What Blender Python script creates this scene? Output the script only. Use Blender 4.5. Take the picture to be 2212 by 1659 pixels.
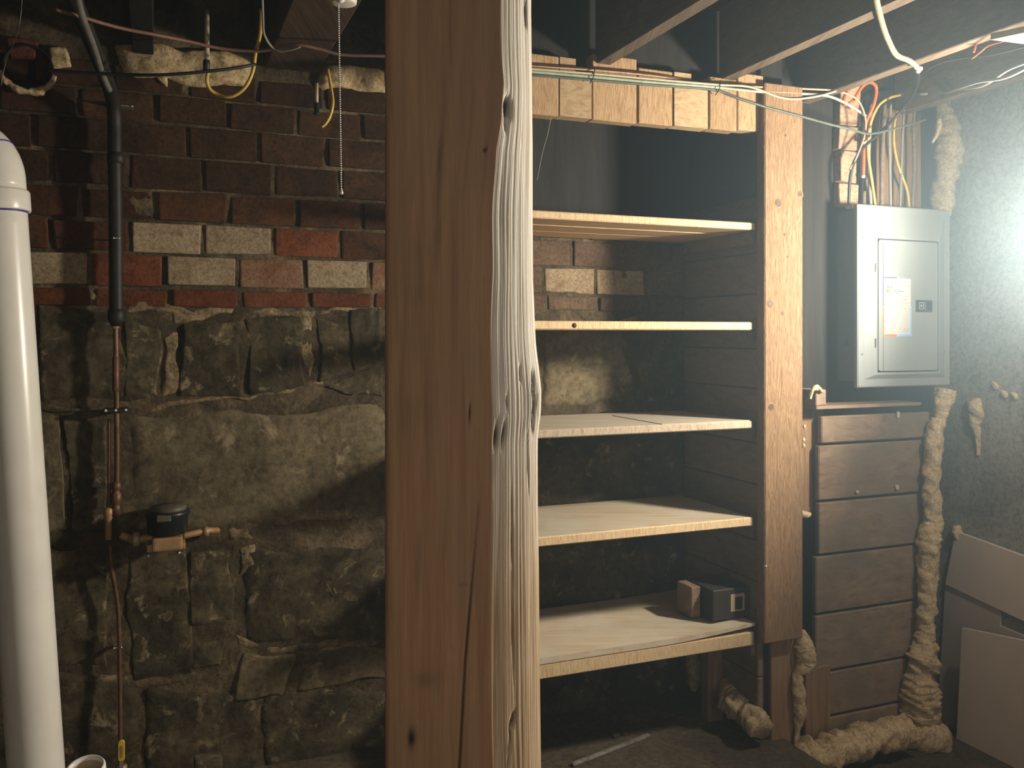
import bpy, bmesh, math, random
import numpy as np
from mathutils import Vector, Matrix

random.seed(7)
rng = np.random.default_rng(7)
scene = bpy.context.scene
COL = scene.collection
for o in list(bpy.data.objects):
    bpy.data.objects.remove(o, do_unlink=True)

# ------------------------------------------------------------------ camera, world, lamp, exposure
F, CX, CY, EYE = 1900.0, 1106.0, 723.0, 1.5        # focal length and horizon in photo pixels, eye height in metres
cam_d = bpy.data.cameras.new('camera')
cam_d.sensor_width = 36.0
cam_d.lens = 36.0 * F / 2212.0
cam_d.shift_y = -(829.5 - CY) / 2212.0
cam_d.clip_start = 0.02
cam = bpy.data.objects.new('camera', cam_d)
COL.objects.link(cam)
cam.location = (0, 0, EYE)
cam.rotation_euler = (math.pi / 2, 0, 0)
scene.camera = cam

world = bpy.data.worlds.new('world')
scene.world = world
world.use_nodes = True
world.node_tree.nodes['Background'].inputs['Color'].default_value = (1.0, 0.87, 0.74, 1)
world.node_tree.nodes['Background'].inputs['Strength'].default_value = 0.58

LAMP_POS = Vector((1.68, 2.37, 1.76))
LAMP_AXIS = Vector((-0.92, 0.14, 0.20)).normalized()
LAMP_POWER = 196.0
LAMP_COLOR = (1.0, 0.93, 0.80)
GLOW_POWER = 24.0
HAZE_DENSITY = 0.060
HAZE_G = 0.75

cy = scene.cycles
cy.max_bounces = 3; cy.diffuse_bounces = 2; cy.glossy_bounces = 1; cy.transmission_bounces = 0; cy.volume_bounces = 0; cy.transparent_max_bounces = 2

vs = scene.view_settings
vs.view_transform = 'Standard'
vs.look = 'None'
vs.exposure = 0.0
vs.gamma = 1.0
vs.use_curve_mapping = False

# ------------------------------------------------------------------ geometry frame
TH = math.radians(22.0)
CU, SU = math.cos(TH), math.sin(TH)
U = Vector((CU, SU, 0)); V = Vector((-SU, CU, 0)); Z = Vector((0, 0, 1))
O0 = Vector((0.842, 2.967, 0))          # front right corner of the shelf bay
BACK_V = 0.475                           # back wall plane

def R(u, v, z):
    return O0 + U * u + V * v + Z * z

def P(x, y, D):
    """photo pixel at depth D -> point"""
    return Vector(((x - CX) / F * D, D, EYE + (CY - y) / F * D))

def PV(x, y, v):
    """photo pixel on the plane v = const -> (u, z)"""
    t = (x - CX) / F; s = (CY - y) / F
    # (p - O0).V = v ; p = Y*(t,1)
    Yd = (v + O0.dot(V)) / (t * V.x + V.y)
    p = Vector((t * Yd, Yd, 0)) - O0
    return p.dot(U), EYE + s * Yd

def PVp(x, y, v):
    u, z = PV(x, y, v)
    return R(u, v, z)

def PU(x, y, u):
    """photo pixel on the plane u = const -> (v, z)"""
    t = (x - CX) / F; s = (CY - y) / F
    Yd = (u + O0.dot(U)) / (t * U.x + U.y)
    p = Vector((t * Yd, Yd, 0)) - O0
    return p.dot(V), EYE + s * Yd

# ------------------------------------------------------------------ noise helpers
def vnoise(x, y, seed=0):
    x = np.asarray(x, float); y = np.asarray(y, float)
    xi = np.floor(x).astype(np.int64); yi = np.floor(y).astype(np.int64)
    xf = x - xi; yf = y - yi
    xf = xf * xf * (3 - 2 * xf); yf = yf * yf * (3 - 2 * yf)
    def h(a, b):
        n = (a * 374761393 + b * 668265263 + seed * 974634777) & 0x7fffffff
        n = ((n ^ (n >> 13)) * 1274126177) & 0x7fffffff
        n = (n ^ (n >> 16)) & 0xffff
        return n / 32767.5 - 1.0
    return (h(xi, yi) * (1 - xf) + h(xi + 1, yi) * xf) * (1 - yf) + (h(xi, yi + 1) * (1 - xf) + h(xi + 1, yi + 1) * xf) * yf

def fbm(x, y, seed=0, oct=4):
    s = 0; a = 1.0; f = 1.0
    for k in range(oct):
        s = s + a * vnoise(np.asarray(x) * f, np.asarray(y) * f, seed + k * 17)
        a *= 0.5; f *= 2.03
    return s

# ------------------------------------------------------------------ materials
def lin(r, g, b):
    def f(c):
        c /= 255.0
        return c / 12.92 if c <= 0.04045 else ((c + 0.055) / 1.055) ** 2.4
    return (f(r), f(g), f(b), 1.0)

class NT:
    def __init__(s, name):
        s.m = bpy.data.materials.new(name); s.m.use_nodes = True
        s.t = s.m.node_tree; s.b = s.t.nodes['Principled BSDF']
    def n(s, kind, **kw):
        nd = s.t.nodes.new(kind)
        for k, v in kw.items():
            if k in nd.inputs: nd.inputs[k].default_value = v
            else: setattr(nd, k, v)
        return nd
    def l(s, a, b): s.t.links.new(a, b)
    def coord(s, scale, rot=(0, 0, 0)):
        tc = s.n('ShaderNodeTexCoord'); mp = s.n('ShaderNodeMapping')
        mp.inputs['Scale'].default_value = scale; mp.inputs['Rotation'].default_value = rot
        mp.vector_type = 'TEXTURE' if False else 'POINT'
        s.l(tc.outputs['Object'], mp.inputs['Vector'])
        return mp.outputs['Vector']
    def noise(s, vec, scale, detail=6, rough=0.6, dist=0.0):
        nd = s.n('ShaderNodeTexNoise'); nd.inputs['Scale'].default_value = scale
        nd.inputs['Detail'].default_value = detail; nd.inputs['Roughness'].default_value = rough
        nd.inputs['Distortion'].default_value = dist
        s.l(vec, nd.inputs['Vector']); return nd.outputs['Fac']
    def ramp(s, fac, stops):
        r = s.n('ShaderNodeValToRGB'); e = r.color_ramp.elements
        while len(e) < len(stops): e.new(0.5)
        for i, (p, c) in enumerate(stops):
            e[i].position = p; e[i].color = c
        s.l(fac, r.inputs['Fac']); return r.outputs['Color']
    def mix(s, fac, a, b, mode='MIX'):
        m = s.n('ShaderNodeMix', data_type='RGBA', blend_type=mode)
        for src, idx in ((fac, 0), (a, 6), (b, 7)):
            if isinstance(src, (int, float)): m.inputs[idx].default_value = src
            elif isinstance(src, tuple): m.inputs[idx].default_value = src
            else: s.l(src, m.inputs[idx])
        return m.outputs[2]
    def bump(s, h, strength, dist=0.002):
        b = s.n('ShaderNodeBump'); b.inputs['Strength'].default_value = strength
        b.inputs['Distance'].default_value = dist
        s.l(h, b.inputs['Height']); s.l(b.outputs['Normal'], s.b.inputs['Normal'])
    def rand(s, lo, hi):
        oi = s.n('ShaderNodeObjectInfo'); mr = s.n('ShaderNodeMapRange')
        mr.inputs['To Min'].default_value = lo; mr.inputs['To Max'].default_value = hi
        s.l(oi.outputs['Random'], mr.inputs['Value']); return mr.outputs['Result']
    def scale_col(s, col, fac):
        c = s.n('ShaderNodeCombineColor')
        for k in range(3): s.l(fac, c.inputs[k])
        return s.mix(1.0, col, c.outputs[0], 'MULTIPLY')
    def done(s, col, rough=0.8, metal=0.0, spec=0.3):
        if isinstance(col, tuple): s.b.inputs['Base Color'].default_value = col
        else: s.l(col, s.b.inputs['Base Color'])
        s.b.inputs['Roughness'].default_value = rough
        s.b.inputs['Metallic'].default_value = metal
        s.b.inputs['Specular IOR Level'].default_value = spec
        return s.m

def wood(name, light, mid, dark, axis='u', freq=60.0, stretch=0.06, rough=0.75, bump=0.5, blotch=None, var=(0.85, 1.12), dist=0.4):
    """axis: grain direction u, v or z (room frame)"""
    n = NT(name)
    sc = {'u': (stretch, 1, 1), 'v': (1, stretch, 1), 'z': (1, 1, stretch)}[axis]
    rot = (0, 0, -TH) if axis in 'uv' else (0, 0, 0)
    vec = n.coord(sc, rot)
    oi = n.n('ShaderNodeObjectInfo'); mul = n.n('ShaderNodeVectorMath', operation='SCALE')
    mul.inputs[0].default_value = (7.3, 3.1, 5.7)
    n.l(oi.outputs['Random'], mul.inputs['Scale'])
    add = n.n('ShaderNodeVectorMath', operation='ADD')
    n.l(vec, add.inputs[0]); n.l(mul.outputs[0], add.inputs[1])
    g = n.noise(add.outputs[0], freq, 4, 0.65, dist)
    col = n.ramp(g, [(0.28, dark), (0.5, mid), (0.72, light)])
    if blotch:
        vb = n.coord((1, 1, 1))
        bl = n.noise(vb, 6.0, 4, 0.6)
        f = n.ramp(bl, [(0.42, (0, 0, 0, 1)), (0.68, (1, 1, 1, 1))])
        col = n.mix(f, col, blotch)
    col = n.scale_col(col, n.rand(*var))
    n.bump(g, bump, 0.003)
    return n.done(col, rough)

def plain(name, col, rough=0.6, metal=0.0, vary=0.12, scale=40.0, bump=0.0, spec=0.4):
    n = NT(name)
    vec = n.coord((1, 1, 1))
    g = n.noise(vec, scale, 4, 0.6)
    a = tuple(c * (1 - vary) for c in col[:3]) + (1,)
    b = tuple(min(1, c * (1 + vary)) for c in col[:3]) + (1,)
    c = n.ramp(g, [(0.3, a), (0.7, b)])
    if bump: n.bump(g, bump, 0.003)
    return n.done(c, rough, metal, spec)

def mineral(name, stops, scale, fine=60.0, bump=0.6, rough=0.92, var=(0.85, 1.15), spots=None, detail=8):
    n = NT(name)
    vec = n.coord((1, 1, 1))
    g = n.noise(vec, scale, detail, 0.68, 0.6)
    col = n.ramp(g, stops)
    f = n.noise(vec, fine, 6, 0.7)
    col = n.mix(0.7, col, n.ramp(f, [(0.34, (0.30, 0.28, 0.25, 1)), (0.56, (1, 1, 1, 1)), (0.72, (1.25, 1.22, 1.15, 1))]), 'MULTIPLY')
    if spots:
        sp = n.noise(vec, scale * 2.7, 5, 0.7, 0.4)
        fm = n.ramp(sp, [(0.57, (0, 0, 0, 1)), (0.70, (1, 1, 1, 1))])
        col = n.mix(fm, col, spots)
    col = n.scale_col(col, n.rand(*var))
    h = n.noise(vec, fine * 0.5, 6, 0.7)
    n.bump(h, bump, 0.006)
    return n.done(col, rough, 0, 0.2)

M = {}
M['shelf_wood'] = wood('shelf_wood', (0.74, 0.55, 0.32, 1), (0.66, 0.47, 0.26, 1), (0.50, 0.33, 0.17, 1), 'u', 70, 0.05)
M['shelf_grey'] = wood('shelf_grey', (0.66, 0.60, 0.48, 1), (0.56, 0.50, 0.39, 1), (0.40, 0.34, 0.25, 1), 'u', 60, 0.05)
M['shelf_dusty'] = wood('shelf_dusty', (0.64, 0.56, 0.42, 1), (0.55, 0.46, 0.32, 1), (0.42, 0.33, 0.21, 1), 'u', 55, 0.06, blotch=(0.60, 0.55, 0.44, 1))
M['shelf_edge'] = wood('shelf_edge', (0.76, 0.60, 0.38, 1), (0.70, 0.52, 0.30, 1), (0.52, 0.35, 0.18, 1), 'z', 150, 0.25)
M['shelf_edge_grey'] = wood('shelf_edge_grey', (0.58, 0.50, 0.38, 1), (0.48, 0.39, 0.28, 1), (0.30, 0.22, 0.14, 1), 'z', 150, 0.25)
M['post_wood'] = wood('post_wood', (0.33, 0.212, 0.114, 1), (0.25, 0.153, 0.078, 1), (0.125, 0.069, 0.032, 1), 'z', 85, 0.13, bump=1.0, dist=3.0)
M['stud_wood'] = wood('stud_wood', (0.36, 0.23, 0.13, 1), (0.28, 0.17, 0.09, 1), (0.18, 0.105, 0.055, 1), 'z', 70, 0.08)
M['block_end'] = wood('block_end', (0.50, 0.345, 0.195, 1), (0.40, 0.265, 0.14, 1), (0.25, 0.15, 0.07, 1), 'z', 95, 0.18, bump=0.8, dist=1.5)
M['block_diag'] = wood('block_diag', (0.52, 0.39, 0.235, 1), (0.45, 0.32, 0.18, 1), (0.32, 0.205, 0.10, 1), 'u', 80, 0.2, bump=0.6)
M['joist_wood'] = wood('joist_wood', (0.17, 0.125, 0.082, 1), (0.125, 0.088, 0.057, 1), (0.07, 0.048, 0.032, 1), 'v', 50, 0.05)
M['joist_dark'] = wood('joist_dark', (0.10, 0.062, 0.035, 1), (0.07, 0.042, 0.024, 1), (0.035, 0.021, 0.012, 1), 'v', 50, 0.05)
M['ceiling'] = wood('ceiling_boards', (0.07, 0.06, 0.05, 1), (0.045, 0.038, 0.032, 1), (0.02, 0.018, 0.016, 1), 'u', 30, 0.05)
M['plank_side'] = wood('plank_side', (0.24, 0.17, 0.115, 1), (0.19, 0.13, 0.085, 1), (0.12, 0.08, 0.05, 1), 'v', 40, 0.05)
M['plank_panel'] = wood('plank_panel', (0.34, 0.245, 0.17, 1), (0.28, 0.195, 0.13, 1), (0.17, 0.11, 0.07, 1), 'u', 40, 0.06, blotch=(0.20, 0.16, 0.12, 1))
M['scrap_wood'] = wood('scrap_wood', (0.42, 0.29, 0.19, 1), (0.34, 0.22, 0.14, 1), (0.20, 0.12, 0.075, 1), 'u', 90, 0.10)
M['backing'] = wood('backing_shade', (0.022, 0.020, 0.018, 1), (0.015, 0.0135, 0.012, 1), (0.008, 0.007, 0.006, 1), 'z', 30, 0.08)  # near-black tone puts recess and ceiling shade into the colour
M['brick_dark'] = mineral('brick_dark', [(0.30, (0.038, 0.023, 0.013, 1)), (0.52, (0.095, 0.042, 0.019, 1)), (0.75, (0.135, 0.056, 0.024, 1))], 9, 90, 0.5, var=(0.6, 1.25))
M['brick_upper'] = mineral('brick_upper_dark', [(0.30, (0.024, 0.016, 0.009, 1)), (0.52, (0.062, 0.032, 0.015, 1)), (0.75, (0.095, 0.045, 0.020, 1))], 9, 90, 0.5, var=(0.6, 1.25))
M['brick_red'] = mineral('brick_red', [(0.30, (0.105, 0.034, 0.015, 1)), (0.55, (0.185, 0.062, 0.027, 1)), (0.8, (0.20, 0.10, 0.055, 1))], 10, 90, 0.5, var=(0.75, 1.1))
M['brick_pale'] = mineral('brick_pale', [(0.30, (0.25, 0.16, 0.09, 1)), (0.5, (0.37, 0.295, 0.185, 1)), (0.8, (0.47, 0.385, 0.255, 1))], 12, 110, 0.5, var=(0.85, 1.1), spots=(0.22, 0.12, 0.065, 1))
M['brick_pink'] = mineral('brick_pink', [(0.30, (0.20, 0.082, 0.04, 1)), (0.5, (0.27, 0.15, 0.085, 1)), (0.8, (0.36, 0.265, 0.16, 1))], 11, 110, 0.5, var=(0.85, 1.1))
M['brick_dust_haze'] = mineral('brick_dusty_haze', [(0.30, (0.085, 0.052, 0.032, 1)), (0.55, (0.13, 0.088, 0.056, 1)), (0.75, (0.19, 0.14, 0.09, 1))], 9, 90, 0.5, var=(0.8, 1.15))
M['mortar'] = mineral('mortar', [(0.32, (0.045, 0.035, 0.020, 1)), (0.50, (0.10, 0.078, 0.046, 1)), (0.66, (0.22, 0.17, 0.098, 1)), (0.8, (0.36, 0.28, 0.17, 1))], 7, 80, 1.0)
M['mortar_pale'] = mineral('mortar_pale', [(0.34, (0.065, 0.05, 0.028, 1)), (0.48, (0.22, 0.17, 0.095, 1)), (0.66, (0.42, 0.33, 0.19, 1))], 18, 90, 1.0)
M['stone'] = mineral('stone', [(0.30, (0.028, 0.024, 0.014, 1)), (0.47, (0.066, 0.055, 0.031, 1)), (0.62, (0.115, 0.094, 0.054, 1)), (0.8, (0.24, 0.195, 0.115, 1))], 6.0, 42, 0.8, spots=(0.30, 0.245, 0.145, 1), var=(0.85, 1.1))
M['stone_light'] = mineral('stone_light', [(0.30, (0.060, 0.049, 0.028, 1)), (0.45, (0.14, 0.115, 0.066, 1)), (0.65, (0.21, 0.172, 0.10, 1)), (0.8, (0.29, 0.235, 0.14, 1))], 5.0, 42, 0.8, spots=(0.32, 0.265, 0.165, 1), var=(0.9, 1.05))
M['concrete'] = mineral('concrete', [(0.3, (0.17, 0.165, 0.15, 1)), (0.6, (0.28, 0.27, 0.245, 1))], 4, 60, 0.6)
M['floor'] = mineral('floor_concrete', [(0.3, (0.045, 0.036, 0.026, 1)), (0.55, (0.085, 0.068, 0.045, 1)), (0.78, (0.16, 0.13, 0.085, 1))], 3.2, 50, 0.7)
M['slab'] = mineral('slab_concrete', [(0.3, (0.06, 0.048, 0.032, 1)), (0.55, (0.12, 0.097, 0.062, 1)), (0.78, (0.24, 0.20, 0.14, 1))], 3.2, 50, 0.7)
M['foam'] = mineral('spray_foam', [(0.3, (0.50, 0.36, 0.19, 1)), (0.55, (0.66, 0.52, 0.31, 1)), (0.8, (0.74, 0.62, 0.42, 1))], 22, 120, 0.7, rough=0.8, var=(0.9, 1.05))
M['foam_old'] = mineral('spray_foam_aged', [(0.30, (0.20, 0.14, 0.065, 1)), (0.44, (0.52, 0.40, 0.21, 1)), (0.62, (0.74, 0.60, 0.36, 1))], 16, 90, 0.9, rough=0.85, var=(0.85, 1.1))
M['board'] = plain('drywall_board', (0.42, 0.36, 0.295, 1), 0.85, 0, 0.06, 8)
M['board2'] = plain('cardboard_sheet', (0.60, 0.51, 0.42, 1), 0.85, 0, 0.05, 8)
M['pvc'] = plain('white_pvc', (0.90, 0.89, 0.81, 1), 0.28, 0, 0.05, 9, spec=0.5)
M['pvc_inside'] = plain('pvc_inner_wall', (0.62, 0.50, 0.34, 1), 0.5, 0, 0.08, 12)
M['primer'] = plain('purple_primer', (0.075, 0.055, 0.30, 1), 0.4, 0, 0.2, 60)
M['iron'] = plain('black_iron', (0.022, 0.020, 0.017, 1), 0.55, 0.2, 0.35, 30, 0.2)
M['highlight'] = plain('grey_highlight', (0.22, 0.22, 0.19, 1), 0.45, 0.3, 0.25, 30)
M['copper'] = plain('aged_copper', (0.16, 0.080, 0.050, 1), 0.5, 0.4, 0.35, 45)
M['brass'] = plain('brass_fitting', (0.40, 0.25, 0.12, 1), 0.5, 0.3, 0.2, 40)
M['meter_black'] = plain('meter_plastic', (0.014, 0.016, 0.018, 1), 0.38, 0, 0.2, 30)
M['meter_lid'] = plain('meter_lid', (0.10, 0.088, 0.066, 1), 0.5, 0, 0.3, 30)
M['steel'] = plain('galvanised_steel', (0.55, 0.55, 0.50, 1), 0.35, 0.8, 0.1, 40)
M['panel_paint'] = plain('panel_grey_paint', (0.28, 0.31, 0.305, 1), 0.24, 0.1, 0.03, 12, spec=0.6)
M['panel_box'] = plain('panel_box_steel', (0.17, 0.165, 0.15, 1), 0.5, 0.3, 0.1, 18)
M['dark_plastic'] = plain('latch_plastic', (0.030, 0.034, 0.035, 1), 0.4)
M['gap'] = plain('gap_shade', (0.03, 0.03, 0.03, 1), 0.8)  # near-black colour stands in for shade in gaps and slots
M['paper'] = plain('label_paper', (0.50, 0.495, 0.47, 1), 0.55, 0, 0.02)
M['ink'] = plain('label_grey_ink', (0.16, 0.165, 0.17, 1), 0.7)
M['ink_pale'] = plain('label_pale_ink', (0.30, 0.305, 0.30, 1), 0.7)
M['ink_blue'] = plain('label_navy_ink', (0.09, 0.11, 0.22, 1), 0.6)
M['ink_grey2'] = plain('label_slate_ink', (0.24, 0.26, 0.27, 1), 0.6)
M['ink_orange'] = plain('label_orange_ink', (0.80, 0.20, 0.05, 1), 0.6)
M['ink_sky'] = plain('label_light_blue_ink', (0.20, 0.42, 0.66, 1), 0.6)
M['white'] = plain('white_plastic', (0.82, 0.80, 0.72, 1), 0.35)
M['porcelain'] = plain('porcelain', (0.85, 0.80, 0.70, 1), 0.2, spec=0.6)
M['chain'] = plain('nickel_chain', (0.92, 0.90, 0.84, 1), 0.2, 0.35, 0.05)
M['cable_cream'] = plain('cream_cable', (0.46, 0.42, 0.27, 1), 0.5)
M['cable_tan'] = plain('dimmed_cream_cable', (0.23, 0.215, 0.14, 1), 0.5, 0, 0.2)  # darker copy of the cream colour, offsets the glare of the close lamp
M['cable_green'] = plain('grey_green_cable', (0.30, 0.34, 0.25, 1), 0.5, 0, 0.2)
M['cable_dgreen'] = plain('dark_green_cable', (0.075, 0.095, 0.075, 1), 0.5, 0, 0.2)
M['cable_rust'] = plain('rust_cable', (0.42, 0.26, 0.17, 1), 0.6, 0, 0.3, 90)
M['cable_brown'] = plain('dull_brown_cable', (0.19, 0.10, 0.065, 1), 0.6, 0, 0.2, 90)
M['cable_orange'] = plain('orange_cable', (0.75, 0.12, 0.035, 1), 0.45)
M['cable_yellow'] = plain('yellow_cable', (0.62, 0.44, 0.10, 1), 0.45)
M['cable_black'] = plain('black_cable', (0.020, 0.020, 0.020, 1), 0.5)
M['cable_grey'] = plain('grey_cable', (0.26, 0.26, 0.23, 1), 0.55)
M['cable_brownish'] = plain('braided_brown_cable', (0.20, 0.15, 0.11, 1), 0.7, 0, 0.3, 80)
M['yellow_grip'] = plain('yellow_vinyl_grip', (0.66, 0.46, 0.06, 1), 0.4)
M['box_dark'] = plain('dark_box_card', (0.028, 0.026, 0.023, 1), 0.6)
M['box_label'] = plain('box_cream_label', (0.42, 0.34, 0.22, 1), 0.7)
M['fixture'] = plain('cream_enamel', (0.72, 0.72, 0.50, 1), 0.4)
M['reflector'] = plain('spun_aluminium', (0.75, 0.75, 0.73, 1), 0.3, 1.0, 0.04)
M['web'] = plain('cobweb_silk', (0.55, 0.52, 0.45, 1), 0.8)
M['red_tile'] = mineral('red_tile', [(0.3, (0.14, 0.055, 0.03, 1)), (0.6, (0.22, 0.085, 0.05, 1))], 14, 90, 0.5)
M['hole'] = plain('hole_black', (0.012, 0.013, 0.012, 1), 0.9)  # near-black for the sleeve and the latch recess

# ------------------------------------------------------------------ object helpers
def link(name, me, mat, parent=None):
    o = bpy.data.objects.new(name, me); COL.objects.link(o)
    if mat is not None:
        mm = M[mat] if isinstance(mat, str) else mat
        if len(me.materials) == 0: me.materials.append(mm)
    if parent is not None: o.parent = parent
    return o

def mesh_from(verts, faces, name='mesh', smooth=False):
    me = bpy.data.meshes.new(name)
    me.from_pydata([tuple(v) for v in verts], [], faces)
    me.update()
    if smooth:
        me.polygons.foreach_set('use_smooth', [True] * len(me.polygons))
    return me

def tag(o, label, cat, group=None, kind=None):
    o['label'] = label
    if cat: o['category'] = cat
    if group: o['group'] = group
    if kind: o['kind'] = kind
    return o

def struct(o, label=None):
    o['kind'] = 'structure'
    if label: o['label'] = label
    return o

def thing(name, label, cat, loc, group=None):
    o = bpy.data.objects.new(name, None); COL.objects.link(o)
    o.empty_display_size = 0.05
    return tag(o, label, cat, group)

def box_mesh(c, ax, half, bevel=0.0, jit=0.0, seg=1):
    """box at c with axes ax (3 vectors) and half sizes"""
    bm = bmesh.new()
    vs_ = []
    for sx in (-1, 1):
        for sy in (-1, 1):
            for sz in (-1, 1):
                p = c + ax[0] * (half[0] * sx) + ax[1] * (half[1] * sy) + ax[2] * (half[2] * sz)
                if jit: p = p + Vector((random.uniform(-jit, jit), random.uniform(-jit, jit), random.uniform(-jit, jit)))
                vs_.append(bm.verts.new(p))
    for f in ((0, 1, 3, 2), (4, 6, 7, 5), (0, 4, 5, 1), (2, 3, 7, 6), (0, 2, 6, 4), (1, 5, 7, 3)):
        bm.faces.new([vs_[i] for i in f])
    bmesh.ops.recalc_face_normals(bm, faces=bm.faces)
    if bevel > 0:
        bmesh.ops.bevel(bm, geom=list(bm.edges), offset=bevel, segments=seg, affect='EDGES', profile=0.6)
    me = bpy.data.meshes.new('box'); bm.to_mesh(me); bm.free()
    return me

def rbox(name, u0, u1, v0, v1, z0, z1, mat, parent=None, bevel=0.002, jit=0.0):
    """box in the room frame"""
    c = R((u0 + u1) / 2, (v0 + v1) / 2, (z0 + z1) / 2)
    me = box_mesh(c, (U, V, Z), (abs(u1 - u0) / 2, abs(v1 - v0) / 2, abs(z1 - z0) / 2), bevel, jit)
    return link(name, me, mat, parent)

def frame_of(d):
    d = d.normalized()
    a = Vector((0, 0, 1)) if abs(d.z) < 0.9 else Vector((1, 0, 0))
    x = d.cross(a).normalized(); y = d.cross(x).normalized()
    return x, y

def catmull(pts, n):
    pts = [Vector(p) for p in pts]
    if len(pts) == 2:
        return [pts[0].lerp(pts[1], i / n) for i in range(n + 1)]
    ext = [pts[0] * 2 - pts[1]] + pts + [pts[-1] * 2 - pts[-2]]
    out = []
    for i in range(1, len(ext) - 2):
        p0, p1, p2, p3 = ext[i - 1:i + 3]
        for k in range(n):
            t = k / n
            out.append(0.5 * ((2 * p1) + (p2 - p0) * t + (2 * p0 - 5 * p1 + 4 * p2 - p3) * t * t + (3 * p1 - p0 - 3 * p2 + p3) * t ** 3))
    out.append(pts[-1])
    return out

def tube_mesh(path, rad, sides=10, cap=True, lump=0.0, seed=0, lf=9.0, rib=0.0):
    """rad: float or list; lump: relative lumpiness"""
    n = len(path)
    if not isinstance(rad, (list, tuple)): rad = [rad] * n
    verts = []; faces = []
    px = None
    L = 0.0
    for i, p in enumerate(path):
        d = (path[min(i + 1, n - 1)] - path[max(i - 1, 0)])
        if d.length < 1e-9: d = Vector((0, 0, 1))
        d.normalize()
        if px is None: px, py = frame_of(d)
        else:
            px = (px - d * px.dot(d)).normalized(); py = d.cross(px)
        if i: L += (path[i] - path[i - 1]).length
        for k in range(sides):
            a = 2 * math.pi * k / sides
            r = rad[i]
            if lump:
                r *= 1 + lump * float(fbm(L * lf * 7 + 3.1 * seed + 0.8 * math.sin(a), math.cos(a) * 1.3 + 5 + 2 * math.sin(a), seed, 3)) + lump * 0.35 * float(fbm(L * 110 + 2 * math.cos(a), a * 3.0, seed + 9, 2)) * math.sin(a / 2)
                if rib: r *= 1 + rib * math.sin(L * 230 + 1.5 * math.sin(a) + 2.0 * float(vnoise(L * 20, 0.5, seed)))
            verts.append(p + (px * math.cos(a) + py * math.sin(a)) * r)
    for i in range(n - 1):
        for k in range(sides):
            k2 = (k + 1) % sides
            faces.append((i * sides + k, i * sides + k2, (i + 1) * sides + k2, (i + 1) * sides + k))
    if cap:
        faces.append(tuple(range(sides))[::-1])
        faces.append(tuple((n - 1) * sides + k for k in range(sides)))
    return mesh_from(verts, faces, 'tube', True)

def tube(name, pts, rad, mat, parent=None, n=8, sides=10, **kw):
    path = catmull(pts, n)
    if isinstance(rad, (list, tuple)):
        rr = []
        for i in range(len(path)):
            t = i / (len(path) - 1) * (len(rad) - 1); k = min(int(t), len(rad) - 2); f = t - k
            rr.append(rad[k] * (1 - f) + rad[k + 1] * f)
        rad = rr
    me = tube_mesh(path, rad, sides, **kw)
    o = link(name, me, mat, parent)
    return o

def lathe(name, base, axis, prof, mat, parent=None, sides=24):
    """prof: list of (radius, height along axis)"""
    x, y = frame_of(axis); axis = axis.normalized()
    verts = []; faces = []
    for r, h in prof:
        for k in range(sides):
            a = 2 * math.pi * k / sides
            verts.append(base + axis * h + (x * math.cos(a) + y * math.sin(a)) * max(r, 1e-5))
    for i in range(len(prof) - 1):
        for k in range(sides):
            k2 = (k + 1) % sides
            faces.append((i * sides + k, i * sides + k2, (i + 1) * sides + k2, (i + 1) * sides + k))
    me = mesh_from(verts, faces, 'lathe', True)
    return link(name, me, mat, parent)

def relief(name, quad, v, proud, mat, parent=None, nu=22, nz=14, rough=0.006, edge=0.12, seed=0, wob=0.008, back=0.03, pix=True, plane='v', pw=3.0):
    """lumpy slab on a wall: quad = 4 corners (px) TL TR BR BL, proud towards the room"""
    cs = []
    for c in quad:
        if pix: cs.append(PV(c[0], c[1], v) if plane == 'v' else PU(c[0], c[1], v))
        else: cs.append(c)
    verts = []; faces = []
    for j in range(nz + 1):
        t = j / nz
        for i in range(nu + 1):
            s = i / nu
            a0 = cs[0][0] * (1 - s) + cs[1][0] * s; b0 = cs[0][1] * (1 - s) + cs[1][1] * s
            a1 = cs[3][0] * (1 - s) + cs[2][0] * s; b1 = cs[3][1] * (1 - s) + cs[2][1] * s
            a = a0 * (1 - t) + a1 * t; b = b0 * (1 - t) + b1 * t
            a += wob * float(fbm(a * 9, b * 9, seed + 3, 3)); b += wob * float(fbm(a * 9 + 50, b * 9, seed + 5, 3))
            e = min(s, 1 - s, ) / edge; f = min(t, 1 - t) / edge
            e = min(1, e); f = min(1, f)
            k = (1 - (1 - e) ** pw) * (1 - (1 - f) ** pw)
            h = proud * k + rough * float(fbm(a * 14, b * 14, seed, 4)) * k
            if i in (0, nu) or j in (0, nz): h = -back
            verts.append(R(a, v - h, b) if plane == 'v' else R(v - h, a, b))
    for j in range(nz):
        for i in range(nu):
            q = j * (nu + 1) + i
            fc = (q, q + nu + 1, q + nu + 2, q + 1)
            faces.append(fc if plane == 'v' else fc[::-1])
    return link(name, mesh_from(verts, faces, name, True), mat, parent)

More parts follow.
